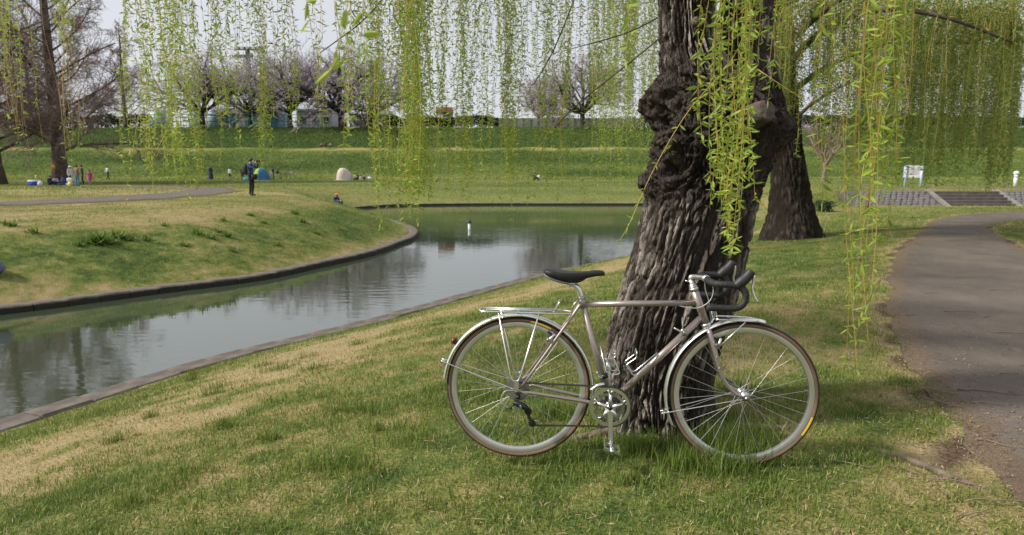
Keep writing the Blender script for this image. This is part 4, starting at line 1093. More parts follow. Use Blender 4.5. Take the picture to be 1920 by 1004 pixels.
for (u, v, s_) in ((0.2905, .417, .0168),):
    lg.tube(np.array([B(u + .006, v - .03), B(u - .001, v + .014)]), s_, 16)
lg.build('seat_lug', M_paint, frame, True)
hd = np.array([0.850 - 0.793, 0, 0.326 - 0.480]); hd /= np.linalg.norm(hd)
for (u, v, ln, r) in ((.7915, .484, .012, .0215), (.788, .494, .010, .0185), (.785, .502, .008, .0165), (.8515, .322, .010, .0225), (.855, .312, .008, .0200)):
    c = B(u, v); MB().tube(np.stack([c - hd * ln / 2, c + hd * ln / 2]), r, 20).build('headset_cup', M_alu, bike, True)

# fork
fk = MB()
fk.tube(np.array([B(.855, .316), B(.862, .292)]), .0195, 18)
for s_ in (1, -1):
    P = spline([B(.861, .300, .012 * s_), B(.868, .275, .034 * s_), B(.893, .19, .047 * s_), B(.918, .11, .050 * s_), B(.945, .060, .050 * s_), B(.985, .018, .050 * s_), B(1.026, .002, .050 * s_)], 6)
    fk.tube(P, np.linspace(.0125, .0065, len(P)), 14)
    fk.box(B(1.03, 0, .050 * s_), (.026, .006, .022))
fk.tube(np.array([B(.8645, .288, -.04), B(.8645, .288, .04)]), .0115, 12)
fork = fk.build('fork', M_paint, bike, True)
for (u, v) in ((.893, .185), (.907, .135)):
    MB().tube(np.array([B(u, v, .052), B(u, v, .063)]), .0038, 8).build('boss', M_steel, fork, True)
# wheels
spoke_me = MB().tube(np.array([(0, 0, 0), (1, 0, 0)]), .00100, 6, cap=False).mesh('spoke', mat('spoke_steel', (0.50, 0.50, 0.50), 0.45, metal=0.9), True)
def wheel(cu, rear):
    o = B(cu, 0)
    rm = MB().revolve([(.3135, -.0105), (.3135, -.0085), (.3085, -.0070), (.3085, .0070), (.3135, .0085), (.3135, .0105), (.2985, .0112), (.2905, .0085), (.2880, .0), (.2905, -.0085), (.2985, -.0112)], o, 'y', 120)
    w = rm.build('wheel', M_rim, bike, True)
    try:
        w.data.set_sharp_from_angle(angle=R(40))
    except Exception: pass
    a = np.linspace(R(-76), R(76), 13); sec = [(.3245 + .0135 * math.cos(t), .0135 * math.sin(t)) for t in a]
    MB().revolve(sec, o, 'y', 120, closed_prof=False).build('tyre', M_tread, w, True)
    for s_ in (1, -1):
        a = np.linspace(R(74), R(150), 7); MB().revolve([(.3245 + .01352 * math.cos(t), s_ * .01352 * math.sin(t)) for t in a], o, 'y', 120, closed_prof=False).build('sidewall', M_skin, w, True)
    # printed patch on the sidewall
    ang = (R(62), R(80)) if rear else (R(-34), R(-17))
    a = np.linspace(R(82), R(120), 5); MB().revolve([(.3245 + .0139 * math.cos(t), -.0139 * math.sin(t)) for t in a], o, 'y', 14, a0=ang[0], a1=ang[1], closed_prof=False).build('sidewall_print', M_yel, w, True)
    hw = .034
    hb = MB(); hb.revolve([(.0001, -.055), (.006, -.055), (.006, -.045), (.013, -.043), (.013, -hw - .002), (.021, -hw - .0015), (.021, -hw + .0015), (.010, -hw + .006), (.009, 0), (.010, hw - .006), (.021, hw - .0015), (.021, hw + .0015), (.013, hw + .002), (.013, .043), (.006, .045), (.006, .055), (.0001, .055)], o, 'y', 24, closed_prof=False)
    hub = hb.build('hub', M_alu, w, True)
    q = MB(); q.tube(np.array([B(cu, 0, -.072), B(cu, 0, .072)]), .0045, 10); q.tube(np.array([B(cu, 0, .058), B(cu, 0, .072)]), .0095, 12)
    q.build('axle', M_steel, w, True)
    n = 32
    for k in range(n):
        side = 1 if k % 2 else -1; pair = (k // 2) % 2
        ar = 2 * PI * (k + .5) / n; ah = ar + (1 if pair else -1) * R(62) + (0.03 * side)
        p0 = np.array([o[0] + .019 * math.cos(ah), o[1] + side * hw, o[2] + .019 * math.sin(ah)]); p1 = np.array([o[0] + .2895 * math.cos(ar), o[1] + side * .002, o[2] + .2895 * math.sin(ar)])
        d = p1 - p0; L = np.linalg.norm(d); d /= L
        y_ = np.cross((0, 1, .0), d); y_ /= np.linalg.norm(y_); z_ = np.cross(d, y_)
        sp = link('spoke', spoke_me, w)
        sp.matrix_basis = Matrix(((d[0] * L, y_[0], z_[0], p0[0]), (d[1] * L, y_[1], z_[1], p0[1]), (d[2] * L, y_[2], z_[2], p0[2]), (0, 0, 0, 1)))
    return w
w_rear = wheel(0.0, True); w_front = wheel(WB, False)
# quick release levers
MB().box(B(WB - .055, .045, -.062), (.045, .008, .016), Matrix.Rotation(R(35), 3, 'Y')).build('quick_release', M_black, w_front, True)
# mudguards
def guard(cu, a0, a1, rad):
    sec = [];
    for t in np.linspace(R(-80), R(80), 9): sec.append((rad - .012 + .012 * math.cos(t), .024 * math.sin(t)))
    for t in np.linspace(R(80), R(-80), 9): sec.append((rad - .0132 + .0118 * math.cos(t), .0228 * math.sin(t)))
    return MB().revolve(sec, B(cu, 0), 'y', 64, a0=a0, a1=a1).build('mudguard', mat('bright_mudguard', (0.84, 0.84, 0.84), 0.34, metal=0.9), bike, True)
g_r = guard(0.0, R(-8), R(176), .3565); g_f = guard(WB, R(77), R(207), .3565)
def stay(g, pts, r=.0026): return rod(pts, r, 7).build('stay', M_alu, g, True)
for s_ in (1, -1):
    stay(g_r, [(-.345, .118, .008 * s_), (-.335, .114, .024 * s_), (.0, .006, .066 * s_)])
    stay(g_f, [(.682, -.092, .008 * s_), (.690, -.090, .024 * s_), (WB - .01, -.004, .058 * s_)])
MB().box(B(-.348, .118, 0), (.010, .03, .012)).build('stay_clip', M_alu, g_r); MB().box(B(.678, -.092, 0), (.010, .03, .012)).build('stay_clip', M_alu, g_f)
rf = MB(); rf.tube(np.array([B(-.283, .202), B(-.303, .215)]), .013, 18); rl = rf.build('reflector_base', M_black, bike, True)
MB().tube(np.array([B(-.301, .2145), B(-.311, .221)]), .0155, 18).build('reflector_lens', M_red, rl, True)
# rear rack
rk = MB()
for s_ in (1, -1):
    rk.tube(spline([B(-.178, .366, .012 * s_), B(-.168, .367, .040 * s_), B(-.10, .368, .052 * s_), B(.10, .366, .052 * s_), B(.19, .364, .045 * s_), B(.248, .362, .024 * s_)], 6), .0038, 9)
    rk.tube(np.array([B(-.150, .372, .018 * s_), B(.17, .372, .018 * s_)]), .0038, 8)
for u in (-.165, -.088, .0, .096, .165): rk.tube(np.array([B(u, .3635, -.050), B(u, .3635, .050)]), .0038, 8)
rk.tube(np.array([B(-.178, .366, -.012), B(-.178, .366, .012)]), .0045, 8)
rack = rk.build('rear_rack', M_chrome, bike, True)
for s_ in (1, -1):
    sharp([(-.088, .362, .052 * s_), (-.032, .075, .069 * s_), (-.020, .050, .070 * s_), (.004, .050, .070 * s_), (.016, .075, .069 * s_), (.096, .362, .052 * s_)], .0036, 8, .022).build('rack_leg', M_chrome, rack, True)
    MB().box(B(-.002, .03, .072 * s_), (.020, .004, .045)).build('rack_foot', M_alu, rack)
sharp([(.165, .368, -.03), (.188, .415, -.03), (.188, .415, .03), (.165, .368, .03)], .004, 8).build('rack_stop', M_chrome, rack, True)
# front rack
rk = MB()
for s_ in (1, -1): rk.tube(spline([B(.888, .352, .02 * s_), B(.905, .353, .042 * s_), B(1.03, .350, .046 * s_), B(1.07, .348, .030 * s_), B(1.080, .347, .008 * s_)], 5), .0042, 9)
for u in (.905, .96, 1.015): rk.tube(np.array([B(u, .3495, -.044), B(u, .3495, .044)]), .0036, 8)
rack2 = rk.build('front_rack', M_chrome, bike, True)
sharp([(.896, .352, -.03), (.878, .412, -.03), (.878, .412, .03), (.896, .352, .03)], .0038, 8).build('rack_stop', M_chrome, rack2, True)
for s_ in (1, -1): rod([(1.018, .350, .046 * s_), (.893, .222, .056 * s_)], .0036, 8).build('stay', M_chrome, rack2, True)
rod([(.888, .352, 0), (.864, .315, .0)], .004, 8).build('strut', M_chrome, rack2, True)
# saddle
xs = np.array([.113, .122, .150, .190, .230, .270, .310, .350, .378, .391]); topv = np.array([.560, .5665, .5655, .5595, .5555, .5555, .5585, .5610, .5605, .553])
half = np.array([.030, .058, .070, .066, .050, .034, .025, .0215, .018, .006]); dep = np.array([.012, .022, .034, .047, .044, .036, .026, .018, .016, .006])
nn = 20; xs2 = np.linspace(xs[0], xs[-1], 34); V = []
for x in xs2:
    t_, h_, d_ = (np.interp(x, xs, q) for q in (topv, half, dep))
    for k in range(nn):
        a = 2 * PI * k / nn; c_, s_ = math.cos(a), math.sin(a)
        yy = h_ * math.copysign(abs(c_) ** .8, c_); zz = (.010 * s_ if s_ > 0 else -d_ * abs(s_) ** .55)
        V.append(B(x, t_ - .010 + zz + (-.004 * (1 - abs(c_)) if .17 < x < .33 and s_ > 0 else 0), yy))
F = [(i * nn + k, i * nn + (k + 1) % nn, (i + 1) * nn + (k + 1) % nn, (i + 1) * nn + k) for i in range(33) for k in range(nn)] + [tuple(range(nn - 1, -1, -1)), tuple(33 * nn + k for k in range(nn))]
sad = MB().add(V, F).build('saddle', M_black, bike, True)
tr = MB()
tr.tube(spline([B(.116, .545, .050), B(.135, .533, .066), B(.165, .520, .068), B(.205, .508, .058), B(.225, .505, .045)], 5), .0045, 8); tr.tube(spline([B(.116, .545, -.050), B(.135, .533, -.066), B(.165, .520, -.068), B(.205, .508, -.058), B(.225, .505, -.045)], 5), .0045, 8)
tr.build('saddle_trim', M_grey, sad, True)
for s_ in (1, -1): rod([(.165, .530, .028 * s_), (.195, .508, .023 * s_), (.235, .503, .021 * s_), (.278, .510, .021 * s_), (.335, .545, .012 * s_)], .0035, 8).build('saddle_rail', M_black, sad, True)
sp_ = MB(); P = spline([B(.298, .395), B(.283, .448), B(.270, .478), B(.252, .491), B(.228, .494)], 6); sp_.tube(P, np.concatenate([np.full(12, .0134), np.linspace(.0130, .008, len(P) - 12)]), 16)
sp_.box(B(.240, .500, 0), (.040, .048, .012)); sp_.tube(np.array([B(.232, .484, -.018), B(.232, .484, .018)]), .005, 10)
sp_.build('seatpost', M_alu, bike, True)
# stem and handlebar
st = MB(); st.tube(np.array([B(.7945, .472), B(.7755, .528)]), .0112, 16); st.tube(spline([B(.7765, .524), B(.7775, .536), B(.790, .539), B(.842, .533)], 5), .0118, 16); st.tube(np.array([B(.842, .5315, -.024), B(.842, .5315, .024)]), .0172, 18)
stem = st.build('stem', M_alu, bike, True)
rod([(.772, .515, .0), (.752, .520, .0)], .003, 8).build('bolt', M_alu, stem, True)
bar = MB().tube(np.array([B(.842, .5315, -.06), B(.842, .5315, .06)]), .0128, 16).build('handlebar', M_alu, bike, True)
for s_ in (1, -1):
    P = spline([B(0.8420, 0.5315, 0.0300 * s_), B(0.8420, 0.5315, 0.1000 * s_), B(0.8540, 0.5280, 0.1320 * s_), B(0.8660, 0.5290, 0.1536 * s_), B(0.8950, 0.5290, 0.1624 * s_), B(0.9350, 0.5260, 0.1656 * s_), B(0.9640, 0.5140, 0.1672 * s_), B(0.9780, 0.4860, 0.1688 * s_), B(0.9720, 0.4540, 0.1704 * s_), B(0.9480, 0.4330, 0.1720 * s_), B(0.9100, 0.4285, 0.1736 * s_), B(0.8160, 0.4305, 0.1760 * s_)], 7)
    rr_ = .0150 + .0007 * np.sin(np.arange(len(P)) * 2.1)
    MB().tube(P, rr_, 16).build('bar_tape', M_tape, bar, True)
    # brake hood and lever
    H = spline([B(0.9350, 0.5240, 0.1656 * s_), B(0.9550, 0.5410, 0.1664 * s_), B(0.9780, 0.5620, 0.1664 * s_), B(0.9950, 0.5860, 0.1664 * s_), B(1.0000, 0.5930, 0.1664 * s_)], 5)
    hood = MB().tube(H, np.interp(np.linspace(0, 1, len(H)), [0, .3, .6, .85, 1], [.019, .0235, .0215, .0185, .008]), 16).build('brake_hood', M_rubber, bike, True)
    lv = MB(); P = spline([B(0.9920, 0.5820, 0.1664 * s_), B(1.0060, 0.5680, 0.1672 * s_), B(1.0080, 0.5410, 0.1680 * s_), B(1.0040, 0.5110, 0.1696 * s_), B(1.0120, 0.4830, 0.1712 * s_), B(1.0280, 0.4580, 0.1728 * s_)], 6)
    lv.tube(P, np.interp(np.linspace(0, 1, len(P)), [0, .2, .5, 1], [.007, .0075, .0062, .0048]), 10); lv.build('brake_lever', M_alu, hood, True)
    MB().tube(np.array([B(1.0000, 0.5640, 0.1584 * s_), B(1.0000, 0.5640, 0.1752 * s_)]), .0055, 12).build('pivot', M_dmech, hood, True)
# cables
cb = MB(); cb.tube(spline([B(.862, .515, .02), B(.872, .48, .028), B(.858, .435, .030), B(.815, .402, .022), B(.765, .400, .016), B(.72, .407, .006)], 7), .0022, 7)
cb.build('brake_cable', M_cable, bike, True)
rod([(.40, .408, 0), (.36, .425, .004), (.325, .440, .010), (.293, .440, .018), (.270, .400, .020), (.255, .365, .012)], .0020, 7).build('brake_cable', M_cable, bike, True)
rod([(.838, .515, 0), (.845, .475, -.004), (.862, .42, 0), (.873, .33, .0)], .0020, 7).build('brake_cable', M_cable, bike, True)
rod([(.795, .300, .0), (.60, .10, .004), (.47, -.035, .004)], .0011, 5).build('shift_cable', M_steel, bike, True)
# cantilever brakes
def canti(pu, pv, pw, tu, tv, out):
    b_ = empty('brake'); b_.parent = bike
    for s_ in (1, -1):
        arm = MB(); arm.tube(spline([B(pu, pv, pw * s_), B(pu + .3 * (tu - pu), pv + .3 * (tv - pv), (pw + out) * s_), B(tu, tv, (pw + out * .6) * s_)], 4), np.linspace(.008, .005, 9), 10); arm.build('brake_arm', M_alu, b_, True)
        MB().tube(np.array([B(pu, pv, pw * s_), B(pu, pv, (pw + .016) * s_)]), .0075, 12).build('brake_boss', M_steel, b_, True)
        MB().box(B(pu + .4 * (tu - pu), pv + .5 * (tv - pv), .018 * s_), (.042, .010, .010), Matrix.Rotation(-math.atan2(tv - pv, tu - pu) + R(90), 3, 'Y')).build('brake_pad', M_black, b_)
    return b_
canti(.140, .245, .048, .170, .275, .030); canti(.893, .240, .050, .905, .275, .030)
ch = MB(); ch.tube(np.array([B(.873, .40, 0), B(.880, .33, 0)]), .003, 8); ch.build('cable_hanger', M_alu, bike, True)
# crankset
def ring(rad, inner, w, teeth, th=.0016):
    m_ = MB(); n = teeth * 4; a = 2 * PI * np.arange(n) / n
    ro = rad + np.where((np.arange(n) % 4) < 2, .0022, -.0022); V = []
    for yy in (-th, th):
        for q in range(n): V.append(B(BBu + ro[q] * math.cos(a[q]), BBv + ro[q] * math.sin(a[q]), w + yy))
        for q in range(n): V.append(B(BBu + inner * math.cos(a[q]), BBv + inner * math.sin(a[q]), w + yy))
    F = []
    for q in range(n):
        p = (q + 1) % n
        F += [(q, p, n + p, n + q), (2 * n + q, 3 * n + q, 3 * n + p, 2 * n + p), (q, 2 * n + q, 2 * n + p, p), (n + q, n + p, 3 * n + p, 3 * n + q)]
    return m_.add(V, F)
crank = empty('crankset'); crank.parent = bike
big = ring(.0945, .0765, .046, 46).build('chainring', M_steel if False else M_alu, crank)
ring(.0660, .0520, .038, 34).build('chainring', M_steel, crank)
sp_ = MB()
for k in range(5):
    a = R(90 + 72 * k); a += R(0)
    P = np.array([B(BBu + r_ * math.cos(a), BBv + r_ * math.sin(a), w_) for r_, w_ in ((.008, .058), (.04, .056), (.066, .051))]); sp_.tube(P, np.array([.0125, .0085, .0065]), 10)
sp_.tube(np.array([B(BBu, BBv, .040), B(BBu, BBv, .066)]), .0175, 20)
spider = sp_.build('spider', M_alu, crank, True)
for k in range(5):
    a = R(90 + 72 * k); MB().tube(np.array([B(BBu + .0655 * math.cos(a), BBv + .0655 * math.sin(a), .046), B(BBu + .0655 * math.cos(a), BBv + .0655 * math.sin(a), .060)]), .0046, 10).build('chainring_bolt', M_dmech, crank, True)
    # tabs between ring and arm
    for da in (-R(24), R(24)): MB().tube(np.array([B(BBu + .060 * math.cos(a), BBv + .060 * math.sin(a), .044), B(BBu + .080 * math.cos(a + da * .35), BBv + .080 * math.sin(a + da * .35), .044)]), .0042, 6).build('ring_tab', M_alu, big, True)
MB().tube(np.array([B(BBu, BBv, .060), B(BBu, BBv, .070)]), .0095, 14).build('dust_cap', M_dmech, crank, True)
def arm(end, s_):
    m_ = MB(); c0 = B(BBu, BBv, .060 * s_); c1 = B(*end, .072 * s_); d = (c1 - c0); L = np.linalg.norm(d); d /= L; side = np.cross(d, (0, 1, 0)); V = []; tt = np.linspace(-.03, 1.04, 12)
    for t in tt:
        c = c0 + d * L * t; hw_ = np.interp(t, [-.03, 0, .12, .5, .93, 1.0, 1.04], [.010, .0165, .0135, .0112, .0118, .0105, .005]); hd_ = np.interp(t, [0, .2, 1], [.0085, .0065, .0062])
        for k in range(12):
            a = 2 * PI * k / 12; ca_, sa_ = math.cos(a), math.sin(a)
            V.append(c + side * hw_ * math.copysign(abs(ca_) ** .6, ca_) + np.array([0, 1, 0]) * hd_ * math.copysign(abs(sa_) ** .6, sa_))
    F = [(i * 12 + k, i * 12 + (k + 1) % 12, i * 12 + 12 + (k + 1) % 12, i * 12 + 12 + k) for i in range(11) for k in range(12)] + [tuple(range(11, -1, -1)), tuple(132 + k for k in range(12))]
    return m_.add(V, F).build('crank_arm', M_alu, crank, True)
e1 = (BBu + .006, BBv - .166); e2 = (BBu - .006, BBv + .166)
arm(e1, 1); arm(e2, -1)
for e_, s_ in ((e1, 1), (e2, -1)):
    pd = empty('pedal'); pd.parent = bike
    MB().tube(np.array([B(e_[0], e_[1], .070 * s_), B(e_[0], e_[1], .155 * s_)]), np.array([.0105, .008]), 14).build('pedal_axle', M_alu, pd, True)
    for u in (-.032, .032):
        m_ = MB(); m_.box(B(e_[0] + u, e_[1] - u * .25, .122 * s_), (.0035, .082, .020))
        for q in range(5): m_.box(B(e_[0] + u, e_[1] - u * .25 + .012, (.090 + .016 * q) * s_), (.0035, .007, .008))
        m_.build('pedal_cage', M_alu, pd)
    for w_ in (.086, .156): MB().box(B(e_[0], e_[1], w_ * s_), (.066, .005, .014), Matrix.Rotation(R(14), 3, 'Y')).build('pedal_plate', M_alu, pd)
    MB().tube(np.array([B(e_[0], e_[1], .155 * s_), B(e_[0], e_[1], .166 * s_)]), .0095, 12).build('pedal_cap', M_alu, pd, True)
# cassette
cas = empty('cassette'); cas.parent = w_rear
for k in range(8):
    rr_ = .056 - .0045 * k; o_ = B(0, 0, .026 + .0045 * k); n = int(rr_ / .002 / 1.0); prof = []
    m_ = MB().revolve([(.016, -.0009), (rr_ + .001 * (k % 2), -.0009), (rr_ + .001 * (k % 2), .0009), (.016, .0009)], o_, 'y', 40); m_.build('sprocket', M_steel, cas)
# chain
def chain_run(P):
    seg_ = np.linalg.norm(np.diff(P, axis=0), axis=1); cm = np.concatenate([[0], np.cumsum(seg_)]); m_ = MB(); s_ = 0; k = 0
    while s_ < cm[-1] - .0127:
        a = np.array([np.interp(s_, cm, P[:, q]) for q in range(3)]); b = np.array([np.interp(s_ + .0127, cm, P[:, q]) for q in range(3)]); d = b - a; an = math.atan2(d[2], d[0]); Rm = Matrix.Rotation(-an, 3, 'Y')
        hw_ = .0031 if k % 2 else .0021
        for q in (-1, 1): m_.box((a + b) / 2 + np.array([0, q * hw_, 0]), (.0155, .0011, .0072), Rm)
        m_.tube(np.stack([a - np.array([0, .0035, 0]), a + np.array([0, .0035, 0])]), .0036, 6)
        s_ += .0127; k += 1
    return m_
P1 = np.concatenate([[B(-.01, .036, .045)], [B(.02, .037, .045)], [B(BBu - .01, BBv + .0945, .046)], [B(BBu + .0945 * math.cos(t), BBv + .0945 * math.sin(t), .046) for t in np.linspace(R(85), R(-95), 24)], [B(.30, -.160, .046)], [B(.074, -.166, .045)]])
chain_run(P1).build('chain', M_chain, bike)
# rear derailleur
rd = empty('rear_derailleur'); rd.parent = bike
m_ = MB(); m_.tube(np.array([B(.006, -.020, .058), B(.004, -.034, .066)]), .010, 12); m_.tube(spline([B(-.015, -.052, .070), B(.010, -.056, .076), B(.038, -.070, .076), B(.050, -.092, .068)], 5), np.interp(np.linspace(0, 1, 16), [0, .4, 1], [.012, .015, .013]), 12)
m_.build('derailleur_body', M_dmech, rd, True)
MB().tube(spline([B(.018, -.056, .086), B(.022, -.075, .088)], 3), .006, 10).build('derailleur_link', mat('blue_grey_alloy', (.16, .21, .24), .35, metal=.7), rd, True)
m_ = MB(); 
for w_ in (.050, .062): m_.tube(spline([B(.050, -.090, w_), B(.054, -.118, w_), B(.066, -.140, w_), B(.071, -.153, w_)], 4), np.full(13, .0068), 8)
m_.build('derailleur_cage', M_dmech, rd, True)
for (u, v) in ((.052, -.096), (.071, -.153)):
    n = 11; V = []; 
    pm = MB().revolve([(.003, -.004), (.0155, -.003), (.0155, .003), (.003, .004)], B(u, v, .056), 'y', 22); 
    for k in range(n): pm.box(B(u + .0165 * math.cos(2 * PI * k / n), v + .0165 * math.sin(2 * PI * k / n), .056), (.005, .004, .005), Matrix.Rotation(-2 * PI * k / n, 3, 'Y'))
    pm.build('jockey_wheel', M_black, rd)
rod([(.05, -.012, .064), (.0, .006, .070), (-.055, .002, .074), (-.072, -.035, .074), (-.055, -.066, .072), (-.026, -.078, .070), (-.016, -.077, .070)], .0021, 7).build('cable_loop', M_cable, rd, True)
MB().tube(np.array([B(-.040, -.075, .071), B(-.022, -.080, .070)]), .0042, 8).build('barrel_adjuster', M_black, rd, True)
# front derailleur
fd = empty('front_derailleur'); fd.parent = bike
MB().tube(np.array([B(.402, .058, 0), B(.396, .076, 0)]), .0178, 16).build('clamp', M_dmech, fd, True)
m_ = MB()
for w_ in (.040, .052): m_.tube(spline([B(.335, .012, w_), B(.365, .034, w_), B(.400, .044, w_)], 4), .0055, 8)
m_.build('cage_plate', M_alu, fd, True)
rod([(.388, .062, .018), (.372, .075, .030), (.365, .095, .032)], .0045, 8).build('arm', M_alu, fd, True)
# bottle cages
for pts in ([(.380, .205, 1), (.405, .098, 1), (.4385, .083, 1), (.4655, .088, 1), (.4675, .094, 1), (.437, .160, 1), (.450, .172, 1)], [(.640, .181, 1), (.545, .085, 1), (.530, .083, 1), (.494, .129, 1), (.541, .166, 1), (.543, .196, 1)]):
    cg = empty('bottle_cage'); cg.parent = bike
    for s_ in (.034, -.034): sharp([(p[0], p[1], s_ if 0 < i < len(pts) - 1 else s_ * .35) for i, p in enumerate(pts)], .0028, 8, .008).build('cage_wire', M_alu, cg, True)
    a, b = pts[-1][:2], pts[-2][:2]
    sharp([(b[0], b[1], .034), (a[0], a[1], .034), (a[0], a[1], -.034), (b[0], b[1], -.034)], .0028, 8, .012).build('cage_hoop', M_alu, cg, True)
# down-tube shift levers
for s_, dv in ((1, (-.050, .026)), (-1, (-.002, .060))):
    sh = MB().tube(np.array([B(.754, .283, .014 * s_), B(.754, .283, .030 * s_)]), .011, 16).build('shift_boss', M_steel, bike, True)
    rod([(.754, .283, .026 * s_), (.754 + dv[0], .283 + dv[1], .034 * s_)], .0042, 8).build('shift_lever', M_alu, sh, True)
# pump peg / brake lever of the seat cluster
rod([(.268, .425, .016), (.245, .388, .022)], .004, 8).build('binder_lever', M_alu, bike, True)
# ------------------------------------------------------------------ far side: steps, stone slope, sign, posts
M_conc = mat('concrete', (0.15, 0.138, 0.125), 0.92, color2=(0.24, 0.22, 0.20), vscale=3, bump=0.3, bscale=20)
M_concd = mat('dark_concrete', (0.085, 0.075, 0.066), 0.92, color2=(0.14, 0.12, 0.105), vscale=3)
M_stone = mat('slope_stone', (0.095, 0.09, 0.088), 0.92, color2=(0.16, 0.15, 0.145), vscale=1.7, bump=0.5, bscale=9)
M_mortar = mat('slope_mortar', (0.085, 0.08, 0.075), 0.95)
SY0, SY1, SZ0, SZ1 = 42.4, 44.7, -1.36, -0.30
sx0, sx1 = at(1757, 370, 44)[0], at(1880, 370, 44)[0]
steps = tag(empty('concrete_steps', ((sx0 + sx1) / 2, SY0, SZ0)), 'broad flight of worn concrete steps rising from the hollow to the footway', 'steps')
TS = Matrix.Translation(-steps.location)
for k in range(6):
    m_ = MB(); z1 = SZ0 + (SZ1 - SZ0) * (k + 1) / 6; y0 = SY0 + (SY1 - SY0) * k / 6
    m_.box(((sx0 + sx1) / 2, (y0 + SY1 + .3) / 2, (SZ0 - .3 + z1) / 2), (sx1 - sx0 - .02, SY1 + .3 - y0, z1 - SZ0 + .3 - .004 * (5 - k)))
    q = m_.build('step', M_concd, steps); q.matrix_parent_inverse = TS
for xx in (sx0 - .14, sx1 + .14):
    m_ = MB(); V = [(xx + a, y, z) for a in (-.14, .14) for (y, z) in ((SY0 - .25, SZ0 - .3), (SY0 - .25, SZ0 + .10), (SY1 + .1, SZ1 + .12), (SY1 + .35, SZ1 + .12), (SY1 + .35, SZ0 - .3))]
    m_.add(V, [(0, 1, 2, 3, 4), (9, 8, 7, 6, 5)] + [(i, i + 5, (i + 1) % 5 + 5, (i + 1) % 5) for i in range(5)])
    q = m_.build('side_wall', M_conc, steps); q.matrix_parent_inverse = TS
def stone_slope(xa, xb, label, seed, tail):
    root = tag(empty('stone_slope', ((xa + xb) / 2, SY0, SZ0)), label, 'stone slope'); TI3 = Matrix.Translation(-root.location); r_ = random.Random(seed)
    n = np.array([0, -(SZ1 - SZ0), SY1 - SY0]); n /= np.linalg.norm(n); sl = np.array([0, SY1 - SY0, SZ1 - SZ0]); SL = np.linalg.norm(sl); sl /= SL
    m_ = MB(); a = np.array([xa, SY0, SZ0]); m_.add([a - n * .25, a + (xb - xa) * np.array([1, 0, 0]) - n * .25, a + (xb - xa) * np.array([1, 0, 0]) + sl * SL - n * .25, a + sl * SL - n * .25, a, a + (xb - xa) * np.array([1, 0, 0]), a + (xb - xa) * np.array([1, 0, 0]) + sl * SL, a + sl * SL],
        [(3, 2, 1, 0), (4, 5, 6, 7), (0, 1, 5, 4), (1, 2, 6, 5), (2, 3, 7, 6), (3, 0, 4, 7)])
    q = m_.build('bedding', M_mortar, root); q.matrix_parent_inverse = TI3
    meshes = []
    for k in range(5):
        mm = MB(); ang = np.sort(np.array([2 * PI * (i + r_.uniform(-.25, .25)) / 7 for i in range(7)])); V = [(math.cos(t) * s_ * r_.uniform(.85, 1.1), math.sin(t) * s_ * r_.uniform(.85, 1.1), z) for z, s_ in ((-.3, .5), (.12, .5), (.25, .36)) for t in ang]
        F = [(i * 7 + j, i * 7 + (j + 1) % 7, i * 7 + 7 + (j + 1) % 7, i * 7 + 7 + j) for i in range(2) for j in range(7)] + [tuple(14 + j for j in range(7))]
        meshes.append(mm.add(V, F).mesh('stone', M_stone))
    w = .36; rows_ = int(SL / (w * .86))
    for j in range(rows_):
        cols = int((xb - xa) / w)
        for i in range(cols):
            u = (i + .5 + .5 * (j % 2) * .9) * w + r_.uniform(-.03, .03); v = (j + .5) * SL / rows_
            if u > xb - xa - .15 or (tail and u < (j / rows_) * tail): continue
            p = a + np.array([u, 0, 0]) + sl * v
            o = link('stone', meshes[r_.randrange(5)], root); o.matrix_parent_inverse = TI3
            ry = Vector((0, 0, 1)).rotation_difference(Vector(n)).to_matrix().to_4x4()
            o.matrix_basis = Matrix.Translation(p) @ ry @ Matrix.Rotation(r_.uniform(0, 6.3), 4, 'Z') @ Matrix.Scale(w * r_.uniform(.96, 1.1), 4)
stone_slope(at(1588, 375, 43.5)[0], sx0 - .28, 'grey stone slope running from the bush up to the concrete steps', 4, 1.6)
stone_slope(sx1 + .28, sx1 + 3.2, 'grey stone slope on the far side of the concrete steps beyond the path', 5, 0)
def ground_at(x, y): return float(tz(x, y))
def spot(px, Y):
    x = at(px, 340, Y)[0]; return np.array([x, Y, ground_at(x, Y)])
M_pblue = mat('pale_blue_paint', (0.42, 0.56, 0.62), 0.5, var=.08, vscale=4)
M_board = mat('sign_board', (0.52, 0.49, 0.47), 0.6, color2=(0.62, 0.59, 0.57), vscale=6)
p0 = spot(1697, 46.6); p1 = spot(1727, 46.2)
sg = tag(empty('notice_board', (p0 + p1) / 2), 'faded white notice board on two pale blue posts by the footway', 'sign')
TI4 = Matrix.Translation(-sg.location); hgt = 1.46
for p in (p0, p1):
    m_ = MB().tube(np.array([p + (0, 0, -.1), p + (0, 0, hgt)]), .075, 12); m_.ball(p + np.array([0, 0, hgt]), .075, 12, 5); q = m_.build('post', M_pblue, sg, True); q.matrix_parent_inverse = TI4
c = (p0 + p1) / 2; dv = p1 - p0; an = math.atan2(dv[1], dv[0])
q = MB().box(c + np.array([0, .09, hgt - .36]), (np.linalg.norm(dv) + .18, .05, .78), Matrix.Rotation(an, 3, 'Z')).build('board', M_board, sg); q.matrix_parent_inverse = TI4
bd = q
